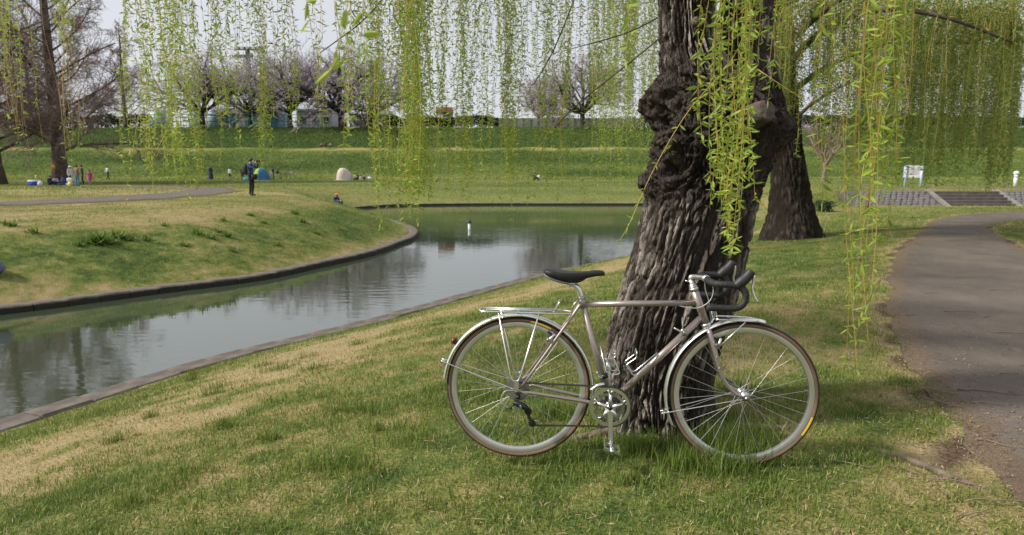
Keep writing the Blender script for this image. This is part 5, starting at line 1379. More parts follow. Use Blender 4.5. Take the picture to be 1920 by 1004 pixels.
# faint ruled lines of print, too far off to read
for k in range(5):
    q = MB().box(c + np.array([-.02, .06, hgt - .12 - .11 * k]), (np.linalg.norm(dv) * (.8 if k % 2 else .68), .012, .028), Matrix.Rotation(an, 3, 'Z')).build('print_line', mat('faded_print', (.36, .35, .36), .7), bd)
for z_ in (-.76, .035):
    q = MB().box(c + np.array([0, .088, hgt + z_]), (np.linalg.norm(dv) + .24, .07, .035), Matrix.Rotation(an, 3, 'Z')).build('board_rail', M_pblue, bd)
M_rust = mat('rusty_steel', (0.16, 0.055, 0.03), 0.9, color2=(0.24, 0.12, 0.075), vscale=9)
p = spot(1629, 34); m_ = MB().tube(np.array([p + (0, 0, -.1), p + (.02, 0, 1.25), p + (.03, 0, 1.36)]), np.array([.085, .082, .06]), 10); tag(m_.build('steel_pile', M_rust, None, True), 'rusty brown steel pile standing in the hollow before the stone slope', 'post')
M_white = mat('white_paint', (0.72, 0.73, 0.74), 0.5, var=.06, vscale=3)
p = spot(1904, 52); bl = tag(empty('bollard', p), 'short white bollard with rounded cap on the grass behind the path bend', 'bollard')
MB().tube(np.array([(0, 0, -.1), (0, 0, .95)]), .13, 14).build('shaft', M_white, bl, True); MB().ball((0, 0, 1.02), (.20, .20, .17), 14, 7).build('cap', M_white, bl, True); MB().tube(np.array([(0, 0, .70), (0, 0, .78)]), .137, 14).build('band', mat('dull_blue', (.16, .22, .3), .6), bl, True)
# marker in the pond
p = ground(880, 431, ZW); mk = tag(empty('pond_marker', (p[0], p[1], ZW)), 'small white marker post with dark cap standing in the open pond', 'post')
MB().tube(np.array([(0, 0, -.4), (0, 0, .02), (.0, 0, .30)]), .06, 12).build('shaft', M_white, mk, True); m_ = MB().tube(np.array([(0, 0, .30), (0, 0, .34), (0, 0, .45)]), np.array([.10, .10, .04]), 12); m_.build('cap', mat('dark_cap', (.02, .025, .025), .6), mk, True)
# blue-grey cloth bag at the end of the left bank
p = ground(-40, 556, -1.30); x_, y_ = p[0], p[1] + .35
V = MB().ball((0, 0, .13), (.30, .24, .20), 16, 10, zlo=-.65); Vv = np.concatenate(V.v); Vv = Vv + (fbm(Vv[:, 0] * 5, Vv[:, 1] * 5, Vv[:, 2] * 5, 3) - .5)[:, None] * .13
bag = tag(empty('cloth_bag', (x_, y_, ground_at(x_, y_))), 'slumped blue grey cloth bag lying on the bank above the kerb', 'bag')
M_bag = mat('bag_cloth', (.13, .15, .25), .85, var=.25, vscale=5); MB().add(Vv, V.f).build('bag_body', M_bag, bag, True); MB().tube(spline([(.05, -.15, .30), (.12, -.2, .42), (.26, -.16, .40), (.3, -.1, .25)], 5), .018, 8).build('strap', M_bag, bag, True)

# ------------------------------------------------------------------ people
SK = [mat('skin', (.42, .26, .19), .6), mat('hair', (.018, .014, .012), .6)]
CLOTH = {}
def cloth(c):
    k = 'cloth_%02d_%02d_%02d' % tuple(int(q * 99) for q in c)
    if k not in CLOTH: CLOTH[k] = mat(k, c, .85, var=.18, vscale=9, bump=.25, bscale=18)
    return CLOTH[k]
POSE = {}
def pose(base, **kw): d = dict(base); d.update(kw); return d
stand = dict(pelvis=(0, 0, .94), spine=(0, .01, 1.14), chest=(0, 0, 1.33), neck=(0, -.005, 1.46), head=(0, -.025, 1.56), crown=(0, -.02, 1.65),
             sL=(.165, 0, 1.40), eL=(.215, .03, 1.13), wL=(.215, -.05, .90), hL=(.21, -.08, .80), sR=(-.165, 0, 1.40), eR=(-.215, .03, 1.13), wR=(-.215, -.05, .90), hR=(-.21, -.08, .80),
             pL=(.09, 0, .90), kL=(.095, -.02, .50), aL=(.095, .03, .09), tL=(.105, -.13, .035), pR=(-.09, 0, .90), kR=(-.095, -.02, .50), aR=(-.095, .03, .09), tR=(-.105, -.13, .035))
POSE['stand'] = stand
POSE['walk'] = pose(stand, kL=(.09, -.17, .53), aL=(.09, -.22, .10), tL=(.10, -.37, .06), kR=(-.09, .06, .50), aR=(-.09, .30, .15), tR=(-.1, .2, .04), eL=(.21, .12, 1.14), wL=(.2, .2, .93), hL=(.2, .2, .83), eR=(-.21, -.08, 1.14), wR=(-.2, -.2, .95), hR=(-.2, -.26, .87))
POSE['photo'] = pose(stand, eL=(.22, -.20, 1.25), wL=(.10, -.33, 1.47), hL=(.05, -.30, 1.55), eR=(-.22, -.20, 1.25), wR=(-.10, -.33, 1.47), hR=(-.05, -.30, 1.55), head=(0, -.05, 1.57), crown=(0, -.03, 1.66))
_seat = {k: (v[0], v[1], v[2] - .82) for k, v in stand.items()}
POSE['sit'] = pose(_seat, kL=(.17, -.38, .40), aL=(.13, -.56, .07), tL=(.14, -.70, .035), kR=(-.17, -.38, .40), aR=(-.13, -.56, .07), tR=(-.14, -.70, .035), pL=(.09, -.02, .10), pR=(-.09, -.02, .10), eL=(.22, -.14, .36), wL=(.14, -.34, .40), hL=(.08, -.42, .40), eR=(-.22, -.14, .36), wR=(-.14, -.34, .40), hR=(-.08, -.42, .40), spine=(0, .0, .32), chest=(0, -.03, .50), neck=(0, -.07, .63), head=(0, -.11, .73), crown=(0, -.11, .82))
POSE['crossleg'] = pose(POSE['sit'], kL=(.36, -.26, .16), aL=(-.06, -.34, .08), tL=(-.16, -.36, .05), kR=(-.36, -.26, .16), aR=(.06, -.42, .08), tR=(.16, -.46, .05))
BONES = [('pelvis', 'spine', 'top'), ('spine', 'chest', 'top'), ('chest', 'neck', 'top'), ('neck', 'head', 'skin'), ('head', 'crown', 'skin')]
for s_ in 'LR': BONES += [('chest', 's' + s_, 'top'), ('s' + s_, 'e' + s_, 'top'), ('e' + s_, 'w' + s_, 'sleeve'), ('w' + s_, 'h' + s_, 'skin'), ('pelvis', 'p' + s_, 'leg'), ('p' + s_, 'k' + s_, 'leg'), ('k' + s_, 'a' + s_, 'shin'), ('a' + s_, 't' + s_, 'shoe')]
RAD = dict(pelvis=(.135, .105), spine=(.125, .098), chest=(.150, .110), neck=(.055, .055), head=(.082, .098), crown=(.060, .070), s=(.068, .066), e=(.048, .046), w=(.036, .034), h=(.040, .022), p=(.098, .10), k=(.066, .066), a=(.045, .05), t=(.042, .032))
pending = []
def person(label, base, heading, pose_, h, top, leg, hair=True, sleeve=None, shin=None, shoe=(.03, .03, .03), hat=None, build=1.0, group=None, mask=False, dress=None):
    """one skinned body; clothing shows as zones of the same surface, hair, hats and skirts are children"""
    P = POSE[pose_]; keys = list(P.keys()); sc = h / 1.70
    me = bpy.data.meshes.new('body'); me.from_pydata([tuple(q * sc for q in P[k]) for k in keys], [(keys.index(a), keys.index(b)) for a, b, z in BONES], [])
    o = bpy.data.objects.new('person', me); COL.objects.link(o)
    sk = o.modifiers.new('skin', 'SKIN'); sk.use_smooth_shade = True
    for i, k in enumerate(keys):
        rx, ry = RAD[k if k in RAD else k[0]]; v = me.skin_vertices[0].data[i]; v.radius = (rx * sc * build, ry * sc * build); v.use_root = (k == 'pelvis')
    o.modifiers.new('sub', 'SUBSURF').levels = 1
    o.location = tuple(base); o.rotation_euler = (0, 0, heading)
    tag(o, label, 'person', group)
    zones = dict(skin=SK[0], top=cloth(top), sleeve=SK[0] if sleeve == 'bare' else cloth(sleeve or top), leg=cloth(leg), shin=cloth(shin) if shin else cloth(leg), shoe=cloth(shoe))
    pending.append((o, {k: np.array(P[k]) * sc for k in keys}, zones))
    hd = np.array(P['head']) * sc; cr = np.array(P['crown']) * sc
    if hair:
        m_ = MB().ball(hd + np.array([0, .018, .035]) * sc, np.array([.100, .112, .115]) * sc, 14, 8, zlo=-.35); m_.build('hair', SK[1], o, True)
    if hat:
        m_ = MB().ball(hd + np.array([0, .0, .05]) * sc, np.array([.112, .12, .10]) * sc, 14, 6, zlo=0.0); m_.revolve([(.10 * sc, .052 * sc), (.165 * sc, .045 * sc), (.165 * sc, .055 * sc), (.10 * sc, .07 * sc)], hd, 'z', 16); m_.build('hat', cloth(hat), o, True)
    if mask: MB().ball(hd + np.array([0, -.085, -.02]) * sc, np.array([.055, .03, .05]) * sc, 10, 6).build('face_mask', cloth((.75, .75, .76)), o, True)
    if dress:
        c_, z0, r0, r1 = dress; z1 = P['chest'][2] * sc - .05; MB().revolve([(r0, z0), (r0 * .85, z0 + (z1 - z0) * .35), (r1, z0 + (z1 - z0) * .75), (r1 * 1.05, z1)], (0, 0, 0), 'z', 16, closed_prof=False).build('dress', cloth(c_), o, True)
    return o
FACE = lambda a: R(a)
# the photographer on the spit
pp = spot(471, 31.2)
ph = person('person in dark blue jacket standing on the spit raising a camera to the eye', pp, R(78), 'photo', 1.70, (.018, .055, .115), (.012, .012, .014), mask=True)
def obj_at(name, label, cat, mbs, loc, rz=0, group=None):
    e = tag(empty(name, loc, rz), label, cat, group)
    for nm, m_, mt in mbs: m_.build(nm, mt, e, True)
    return e
rot = Matrix.Rotation(R(78), 3, 'Z')
cp = pp + np.array(rot @ Vector((0, -.35, 1.575)))
obj_at('camera', 'black camera held up by the person in the dark blue jacket', 'camera', [('camera_body', MB().box((0, 0, 0), (.14, .07, .095)), M_black), ('camera_lens', MB().tube(np.array([(0, -.03, 0), (0, -.13, 0)]), .042, 14), M_black)], cp, R(78))
bp_ = pp + np.array(rot @ Vector((0, .20, 1.20)))
obj_at('backpack', 'dark brown backpack worn by the person in the dark blue jacket', 'backpack', [('pack', MB().ball((0, .03, 0), (.16, .13, .26), 14, 10), cloth((.03, .022, .02))), ('pocket', MB().ball((0, .13, -.08), (.11, .06, .12), 12, 8), cloth((.035, .026, .023))), ('strap', MB().tube(spline([(.12, -.05, -.2), (.13, -.12, .0), (.11, -.1, .2)], 4), .018, 8), cloth((.02, .02, .02)))], bp_, R(78))
sb_ = pp + np.array(rot @ Vector((-.05, -.20, .86)))
obj_at('shoulder_bag', 'black shoulder bag hanging at the hip of the person in the dark blue jacket', 'bag', [('bag_body', MB().box((0, 0, 0), (.30, .14, .26), taper=.9), cloth((.015, .015, .017))), ('flap', MB().box((0, -.075, .05), (.29, .02, .16)), cloth((.02, .02, .022))), ('strap', MB().tube(spline([(-.14, 0, .1), (-.1, .06, .3), (.02, .10, .52)], 4), .014, 6), cloth((.015, .015, .017)))], sb_, R(78))
# fisher or child at the far kerb
x_, y_ = -11.0, 43.9; x_ = at(630, 380, 44.6)[0]; y_ = 44.6
person('person in navy jacket and orange cap crouching at the edge of the pond', (x_, y_, ground_at(x_, y_) - .02), R(50), 'sit', 1.62, (.02, .035, .12), (.015, .022, .06), hat=(.75, .13, .04), build=1.3)
obj_at('bucket', 'small pale blue bucket beside the crouching person in the orange cap', 'bucket', [('bucket_body', MB().revolve([(.10, 0), (.15, .26), (.14, .26), (.09, .02)], (0, 0, 0), 'z', 16), cloth((.5, .62, .7))), ('handle', MB().tube(spline([(-.145, 0, .25), (-.1, 0, .37), (.1, 0, .37), (.145, 0, .25)], 5), .008, 6), M_steel)], (x_ + .75, y_ - .35, ground_at(x_ + .75, y_ - .35)))
# picnic group under the bare tree
def folk(px, Y): return spot(px, Y)
person('person in white sun hat and pale shirt standing by the tree trunk', folk(133, 57.5), R(60), 'stand', 1.62, (.52, .50, .46), (.45, .43, .38), hat=(.75, .74, .70))
person('person in mustard brown top and blue jeans standing beside the picnic', folk(145, 54.0), R(170), 'stand', 1.66, (.22, .14, .06), (.07, .17, .28))
person('person in black jacket over white shirt standing beside the picnic', folk(155, 57), R(-50), 'stand', 1.72, (.02, .026, .03), (.012, .012, .014), sleeve=(.02, .024, .026))
person('child in magenta dress and pink leggings standing apart from the picnic', folk(169, 55.5), R(10), 'stand', 1.28, (.36, .05, .16), (.42, .16, .19), dress=((.36, .045, .17), .55, .19, .14))
person('small child in pale yellow top standing behind the blue cooler box', folk(68.5, 60), R(-30), 'stand', 1.05, (.58, .55, .32), (.22, .32, .26), sleeve='bare')
person('person in black clothes sitting at the picnic next to the cooler box', folk(92, 57), R(100), 'sit', 1.65, (.014, .014, .018), (.012, .012, .014), build=1.25)
person('person in lilac patterned top sitting at the picnic', folk(104, 57.4), R(30), 'crossleg', 1.55, (.40, .36, .46), (.16, .13, .18))
person('person in royal blue top sitting against the tree at the picnic', folk(119, 57.8), R(-10), 'crossleg', 1.6, (.02, .06, .20), (.03, .05, .14))
person('person in white shirt sitting at the picnic with back turned', folk(131, 56.2), R(200), 'crossleg', 1.68, (.62, .60, .60), (.26, .28, .32), build=1.15)
q_ = folk(61.5, 56.4); obj_at('cooler_box', 'blue cooler box with white lid at the end of the picnic', 'cooler', [('box', MB().box((0, 0, .17), (.62, .36, .34)), cloth((.015, .05, .36))), ('lid', MB().box((0, 0, .375), (.65, .39, .075)), M_white), ('handle', MB().tube(spline([(-.33, 0, .30), (-.36, 0, .44), (.36, 0, .44), (.33, 0, .30)], 4), .014, 6), M_white)], q_, R(6))
q_ = folk(74.5, 56.4); obj_at('shopping_bag', 'rumpled white bag between the cooler box and the person in black', 'bag', [('bag_body', MB().ball((0, 0, .16), (.22, .17, .22), 14, 8, zlo=-.8), cloth((.55, .54, .52))), ('handle', MB().tube(spline([(-.08, 0, .34), (-.03, 0, .46), (.05, 0, .46), (.09, 0, .34)], 4), .012, 6), cloth((.5, .5, .48)))], q_)
q_ = folk(131, 55.2); obj_at('tote_bag', 'small yellow and blue tote bag in front of the person in the white shirt', 'bag', [('bag_body', MB().box((0, 0, .17), (.30, .16, .32), taper=.85), cloth((.60, .52, .12))), ('bag_base', MB().box((0, 0, .03), (.32, .18, .07)), cloth((.2, .4, .55))), ('handle', MB().tube(spline([(-.08, 0, .32), (-.06, 0, .46), (.06, 0, .46), (.08, 0, .32)], 4), .012, 6), cloth((.6, .52, .12)))], q_)
q_ = folk(102, 60); q_[2] += 0; obj_at('balloon', 'round orange balloon tied up beside the trunk of the picnic tree', 'balloon', [('balloon_body', MB().ball((0, 0, 1.55), (.16, .16, .20), 14, 9), cloth((.62, .30, .04))), ('knot', MB().tube(np.array([(0, 0, 1.36), (0, 0, 1.31)]), np.array([.01, .03]), 8), cloth((.62, .30, .04))), ('string', MB().tube(spline([(0, 0, 1.32), (.06, 0, .8), (-.03, 0, .4), (0, 0, 0)], 5), .006, 4), cloth((.5, .5, .5)))], q_)
q_ = folk(108, 56.8); x0_, y0_ = q_[0], q_[1]; n_ = 10; XX, YY = np.meshgrid(np.linspace(-2.0, 1.9, n_), np.linspace(-.9, 1.2, n_)); ZZ = tz(XX + x0_, YY + y0_) + .03 - q_[2]; I_ = np.arange(n_ * n_).reshape(n_, n_)
tag(link('picnic_sheet', big_mesh('picnic_sheet', np.stack([XX + x0_, YY + y0_, ZZ + q_[2]], -1).reshape(-1, 3), np.stack([I_[:-1, :-1], I_[:-1, 1:], I_[1:, 1:], I_[1:, :-1]], -1).reshape(-1, 4), cloth((.17, .19, .24)))), 'dark picnic sheet spread on the grass under the sitting group', 'sheet')
# walkers and others on the flat
person('person in white shirt and black trousers walking away across the flat', folk(203, 80), R(160), 'walk', 1.60, (.60, .60, .60), (.014, .014, .016))
person('person in long navy dress standing on the flat before the levee', folk(396, 80), R(30), 'stand', 1.62, (.015, .022, .06), (.015, .02, .05), dress=((.014, .02, .06), .12, .30, .15))
person('person in white top and dark shorts standing between the navy dress and the photographer', folk(431.5, 80), R(-20), 'stand', 1.45, (.58, .57, .58), (.04, .025, .025), shin=(.35, .2, .15))
person('person in brown jacket standing by the green and blue dome tent', folk(455.5, 78), R(200), 'stand', 1.5, (.055, .042, .035), (.02, .02, .022))
person('person in black leaning over the parked bicycles', folk(513, 79), R(90), 'stand', 1.55, (.02, .02, .024), (.12, .12, .13))
person('person in white shirt sitting beside the beige tent', folk(664, 78.5), R(150), 'sit', 1.62, (.62, .60, .58), (.10, .09, .09))
person('person in dark top sitting next to the white shirt by the beige tent', folk(671, 79.5), R(-30), 'sit', 1.60, (.03, .028, .032), (.03, .03, .035))
person('small child in cream clothes sitting among the group by the beige tent', folk(677, 78.4), R(20), 'crossleg', 1.15, (.50, .42, .36), (.45, .38, .33))
person('person in grey jacket sitting farthest from the beige tent', folk(684, 79), R(-60), 'sit', 1.66, (.16, .145, .15), (.08, .08, .09), build=1.15)
q_ = folk(694, 79); obj_at('gear_bag', 'pale grey duffel bag at the end of the group by the beige tent', 'bag', [('bag_body', MB().ball((0, 0, .2), (.42, .22, .22), 14, 8, zlo=-.85), cloth((.5, .5, .5))), ('handle', MB().tube(spline([(-.15, 0, .4), (-.1, 0, .52), (.1, 0, .52), (.15, 0, .4)], 4), .018, 6), cloth((.3, .3, .3)))], q_)
person('person in black sitting on the far bank of the pond', folk(1001, 79), R(70), 'sit', 1.66, (.014, .014, .017), (.02, .02, .024), build=1.15)
person('person in pale shirt sitting beside the one in black on the far bank', folk(1010, 79.5), R(-60), 'sit', 1.58, (.60, .60, .63), (.42, .42, .45))
for px, t_, l_, lab in ((606, (.22, .15, .12), (.10, .08, .07), 'person in tan top sitting on the berm of the levee'), (614, (.014, .016, .024), (.02, .02, .025), 'person in black sitting on the berm of the levee'), (622, (.42, .22, .17), (.2, .13, .11), 'person in salmon top sitting on the berm of the levee')):
    person(lab, folk(px, 101.5), R(random.uniform(-40, 40)), 'sit', 1.62, t_, l_)
# bake all bodies
dg = bpy.context.evaluated_depsgraph_get()
for o, J, zones in pending:
    ev = o.evaluated_get(dg); me = bpy.data.meshes.new_from_object(ev, depsgraph=dg)
    old = o.data; o.modifiers.clear(); o.data = me; me.name = 'body'
    zn = list(zones); me.materials.clear()
    for z_ in zn: me.materials.append(zones[z_])
    C = np.array([p.center[:] for p in me.polygons]); best = np.full(len(C), 1e9); mi = np.zeros(len(C), int)
    for a, b, z_ in BONES:
        A, Bb = J[a], J[b]; e = Bb - A; t = np.clip(((C - A) @ e) / (e @ e), 0, 1); d = np.linalg.norm(C - A - t[:, None] * e, axis=1); k = d < best
        best = np.where(k, d, best); mi = np.where(k, zn.index(z_), mi)
    me.polygons.foreach_set('material_index', mi.astype(np.int32)); me.polygons.foreach_set('use_smooth', np.ones(len(C), bool)); me.update()

# ------------------------------------------------------------------ tents and far bicycles
def tent(base, rz, w, h, depth, panels, label):
    e = tag(empty('tent', base, rz), label, 'tent')
    n = len(panels)
    for k, col in enumerate(panels):
        V = []; m = 9; q = 7; a0, a1 = PI * k / n, PI * (k + 1) / n
        for i in range(q):
            a = a0 + (a1 - a0) * i / (q - 1)
            for j in range(m):
                t = PI / 2 * j / (m - 1); rr_ = math.cos(t) ** .85
                V.append((-w / 2 * math.cos(a) * rr_, depth * (.5 - math.sin(a)) * rr_ * .9, h * math.sin(t) ** .9))
        F = [(i * m + j, i * m + j + 1, (i + 1) * m + j + 1, (i + 1) * m + j) for i in range(q - 1) for j in range(m - 1)]
        MB().add(V, F).build('tent_panel', cloth(col), e, True)
    # back half
    V = []; m = 9; q = 13
    for i in range(q):
        a = PI + PI * i / (q - 1)
        for j in range(m):
            t = PI / 2 * j / (m - 1); rr_ = math.cos(t) ** .85; V.append((-w / 2 * math.cos(a) * rr_, depth * (.5 - math.sin(a) * .5) * rr_ * .9, h * math.sin(t) ** .9))
    F = [(i * m + j, i * m + j + 1, (i + 1) * m + j + 1, (i + 1) * m + j) for i in range(q - 1) for j in range(m - 1)]
    MB().add(V, F).build('tent_back', cloth(panels[0]), e, True)
    MB().box((0, .1, .02), (w * 1.05, depth * 1.1, .04)).build('groundsheet', cloth((.45, .46, .5)), e)
    return e
tent(folk(488, 77), R(0), 1.8, 1.36, 1.5, [(.24, .36, .05), (.30, .44, .07), (.04, .15, .27), (.035, .13, .29)], 'small dome tent in lime green and blue panels')
tent(folk(642, 78), R(-12), 1.65, 1.38, 1.4, [(.52, .45, .38), (.56, .48, .41), (.54, .47, .40)], 'beige pop up tent with closed front')
q_ = folk(461, 76); obj_at('picnic_bag', 'bright sky blue bag on the grass beside the dome tent', 'bag', [('bag_body', MB().box((0, 0, .19), (.55, .3, .38), taper=.9), cloth((.10, .42, .62))), ('handle', MB().tube(spline([(-.12, 0, .38), (-.1, 0, .5), (.1, 0, .5), (.12, 0, .38)], 4), .014, 6), cloth((.1, .3, .5)))], q_)
def far_bike(base, rz, col, label, seat=False):
    e = tag(empty('bicycle', base, rz), label, 'bicycle')
    for u in (-.52, .52):
        w = MB().revolve([(.335, 0), (.325, .014), (.315, 0), (.325, -.014)], (u, 0, .335), 'y', 28).build('wheel', M_tread, e, True)
        for k in range(8): MB().tube(np.array([(u, 0, .335), (u + .31 * math.cos(k * PI / 4), 0, .335 + .31 * math.sin(k * PI / 4))]), .003, 4).build('spoke', M_chrome, w)
    f = MB()
    for a, b in (((-.12, .28), (.36, .72)), ((-.12, .28), (-.26, .78)), ((-.24, .66), (.33, .80)), ((-.52, .335), (-.12, .28)), ((-.52, .335), (-.24, .68)), ((.34, .86), (.40, .62)), ((.40, .62), (.52, .335))): f.tube(np.array([(a[0], 0, a[1]), (b[0], 0, b[1])]), .018, 8)
    f.build('frame', cloth(col), e, True)
    MB().ball((-.28, 0, .84), (.14, .09, .04), 10, 6).build('saddle', M_black, e, True)
    MB().tube(spline([(.22, -.28, 1.0), (.33, -.16, 1.0), (.34, 0, .93), (.33, .16, 1.0), (.22, .28, 1.0)], 4), .014, 8).build('handlebar', M_steel, e, True)
    m_ = MB(); m_.box((.52, 0, .80), (.30, .30, .02)); [m_.box((.52 + a, b, .90), (.02 if a else .30, .30 if a else .02, .2)) for a, b in ((.15, 0), (-.15, 0), (0, .15), (0, -.15))]; m_.build('basket', cloth((.3, .3, .3)), e)
    if seat: MB().ball((-.58, 0, .95), (.17, .17, .30), 12, 8, zlo=-.7).build('child_seat', M_black, e, True)
    MB().tube(np.array([(-.48, .06, .30), (-.55, .22, .0)]), .012, 6).build('kickstand', M_steel, e, True)
far_bike(folk(531, 79), R(25), (.05, .05, .055), 'dark bicycle with black child seat parked on the flat', True); far_bike(folk(540, 78.2), R(-8), (.30, .06, .04), 'red bicycle with basket parked beside the dark one', False); far_bike(folk(505, 79.5), R(70), (.35, .35, .36), 'silver bicycle parked next to the dome tent', False)

# ------------------------------------------------------------------ behind the levee
ZL = 7.9
M_tank = mat('pale_blue_tank', (.36, .50, .56), .5, color2=(.50, .62, .67), vscale=.6); M_blue = mat('blue_panel', (.06, .26, .36), .5, color2=(.13, .36, .47), vscale=.5); M_wall = mat('pale_wall', (.52, .54, .55), .8, color2=(.62, .63, .64), vscale=.4); M_pipe = mat('blue_pipe', (.10, .23, .30), .5)
def tank(px, Y, r, h, label):
    x = at(px, 220, Y)[0]; e = tag(empty('storage_tank', (x, Y, ZL - .2)), label, 'tank')
    MB().tube(np.array([(0, 0, 0), (0, 0, h)]), r, 26).build('shell', M_tank, e, True); MB().revolve([(r * 1.02, h), (r * .6, h + .35), (.01, h + .5)], (0, 0, 0), 'z', 26, closed_prof=False).build('roof', M_wall, e, True)
    for k in range(3): MB().revolve([(r * 1.015, .3 + k * h / 3), (r * 1.015, .4 + k * h / 3), (r, .4 + k * h / 3), (r, .3 + k * h / 3)], (0, 0, 0), 'z', 26).build('hoop', M_pipe, e)
    for k in range(10): MB().box((-r * .9 + .18 * r * k, 0, 0), (.001, .001, .001)) if False else None
for i, (px, r, h) in enumerate(((300, 1.9, 3.3), (368, 1.25, 3.2), (402, 1.25, 3.2))): tank(px, 126, r, h, ('wide pale blue tank behind the levee fence next to the leafless tree', 'slim pale blue tank showing beside the cherry trunk', 'slim pale blue tank between the cherry trunk and the blue shed')[i])
def shed(pxa, pxb, Y, h, wallm, roofm, label, nwin=0, depth=8, bays=8, roof_h=.7, name='shed', cat='building'):
    a, b = at(pxa, 220, Y)[0], at(pxb, 220, Y)[0]; w = b - a; e = tag(empty(name, ((a + b) / 2, Y, ZL - .2)), label, cat)
    MB().box((0, depth / 2, h / 2), (w, depth, h)).build('wall', wallm, e)
    MB().box((0, depth / 2, h + roof_h / 2), (w * 1.02, depth + .5, roof_h)).build('roof', roofm, e)
    for k in range(bays): MB().box((-w / 2 + (k + .5) * w / bays, -.04, h * .48), (w / bays * .90, .08, h * .86)).build('panel', wallm if k % 3 else M_wall, e)
    for k in range(nwin):
        f = MB().box((-w / 2 + (k + .5) * w / nwin, -.10, h * .55), (w / nwin * .5, .1, h * .35)).build('window', M_wall, e); MB().box((-w / 2 + (k + .5) * w / nwin, -.16, h * .55), (w / nwin * .44, .03, h * .29)).build('pane', mat('dark_pane', (.05, .07, .08), .1), f)
shed(412, 520, 127, 3.0, M_blue, M_wall, 'long blue panelled shed with white roof behind the cherry trees', 0, 7, 9, .9)
shed(556, 622, 129, 3.6, M_wall, M_wall, 'plain white shed standing behind the blue pipe fence', 3, 7, 4, .35)
shed(655, 735, 131, 2.9, mat('brown_wall', (.13, .10, .09), .9), M_concd, 'low brown shed behind the stout cherry tree', 3, 6, 4, .3)
shed(818, 846, 127, 3.2, M_concd, mat('orange_roof', (.33, .13, .075), .8), 'small dark hut with orange roof above the hedge', 1, 4, 2, .9, 'hut')
shed(1590, 1760, 132, 3.3, mat('far_white_wall', (.50, .50, .53), .8), M_wall, 'long white building beyond the levee seen through the willows', 8, 9, 8, .6, 'building')
shed(1300, 1440, 135, 3.4, mat('far_grey_wall', (.36, .36, .38), .8), M_concd, 'long grey building beyond the levee behind the burled willow', 6, 9, 7, .5, 'building')
# blue pipe fence
xa, xb = at(275, 230, 121)[0], at(612, 230, 121)[0]; fe = tag(empty('pipe_fence', ((xa + xb) / 2, 121, ZL)), 'blue pipe fence along the levee top in front of the tanks', 'fence')
np_ = 22
for k in range(np_): MB().tube(np.array([(xa - (xa + xb) / 2 + (xb - xa) * k / (np_ - 1), 0, -.3), (xa - (xa + xb) / 2 + (xb - xa) * k / (np_ - 1), 0, 2.2)]), .06, 6).build('post', M_pipe, fe)
for z_ in (.35, 1.0, 1.6, 2.15): MB().tube(np.array([(-(xb - xa) / 2, -.05, z_), ((xb - xa) / 2, -.05, z_)]), .05, 6).build('rail', M_pipe, fe)
# panel wall
xa, xb = at(925, 230, 122)[0], at(1200, 230, 122)[0]; fe = tag(empty('panel_wall', ((xa + xb) / 2, 122, ZL)), 'low grey panel wall on the levee top behind a cherry tree', 'wall'); n_ = 20; ww = (xb - xa) / n_
M_panel = mat('grey_panel', (.20, .20, .205), .85, color2=(.28, .275, .27), vscale=1)
for k in range(n_): MB().box((-(xb - xa) / 2 + (k + .5) * ww, 0, .75), (ww - .06, .10, 1.7)).build('panel', M_panel, fe)
for k in range(n_ + 1): MB().box((-(xb - xa) / 2 + k * ww, -.08, .78), (.14, .14, 1.85)).build('post', M_conc, fe)
# hedges
M_hedge = leaf_mat('hedge_leaf', (.025, .045, .018), (.05, .075, .03), .15)
def hedge(pxa, pxb, Y, h, label, n=5000, dep=1.6, name='hedge', cat='hedge', z=None, lobes=1.0):
    a, b = at(pxa, 220, Y)[0], at(pxb, 220, Y)[0]; e = tag(empty(name, ((a + b) / 2, Y, ZL if z is None else z)), label, cat); r_ = np.random.default_rng(abs(int(pxa)) + 3)
    x = r_.uniform(-.5, .5, n) * (b - a); hh = h * (.72 + .5 * (fbm(x * .5 * lobes, Y, 0, 3) - .2)); C = np.stack([x, r_.normal(0, dep * .28, n), np.abs(r_.random(n)) ** .7 * hh], 1)
    A = r_.normal(0, 1, (n, 3)); A /= np.linalg.norm(A, axis=1)[:, None]; Bv = np.cross(A, r_.normal(0, 1, (n, 3))); Bv /= np.linalg.norm(Bv, axis=1)[:, None]; s_ = (h * .11 * r_.uniform(.5, 1.2, n))[:, None]
    V = np.stack([C - A * s_, C + Bv * s_ * .6, C + A * s_, C - Bv * s_ * .6], 1).reshape(-1, 3); o = link('foliage', big_mesh('foliage', V, np.arange(n * 4).reshape(-1, 4), M_hedge), e); o['kind'] = 'stuff'
    for k in range(5): MB().tube(spline([((k - 2) * (b - a) / 6, 0, -.1), ((k - 2) * (b - a) / 6 + .05, 0, h * .3), ((k - 2) * (b - a) / 6 - .04, .1, h * .6)], 3), h * .03, 6).build('stem', M_btrunk, e, True)
hedge(720, 935, 120, 1.9, 'dark clipped hedge on the levee top between the cherry tree and the panel wall', 6000)
hedge(1200, 1600, 121, 2.1, 'dark hedge on the levee top behind the two willow trunks', 8000); hedge(1600, 2050, 121, 2.0, 'dark hedge on the levee top beneath the long white building', 7000); hedge(-300, 280, 122, 2.4, 'brownish hedge on the levee top behind the leafless trees', 9000)
p = spot(1556, 37); hedge(1546, 1566, 37, .6, 'dark low bush in the hollow beside the second willow', 1500, 1.2, 'bush', 'bush', ground_at(at(1555, 220, 37)[0], 37), 1)
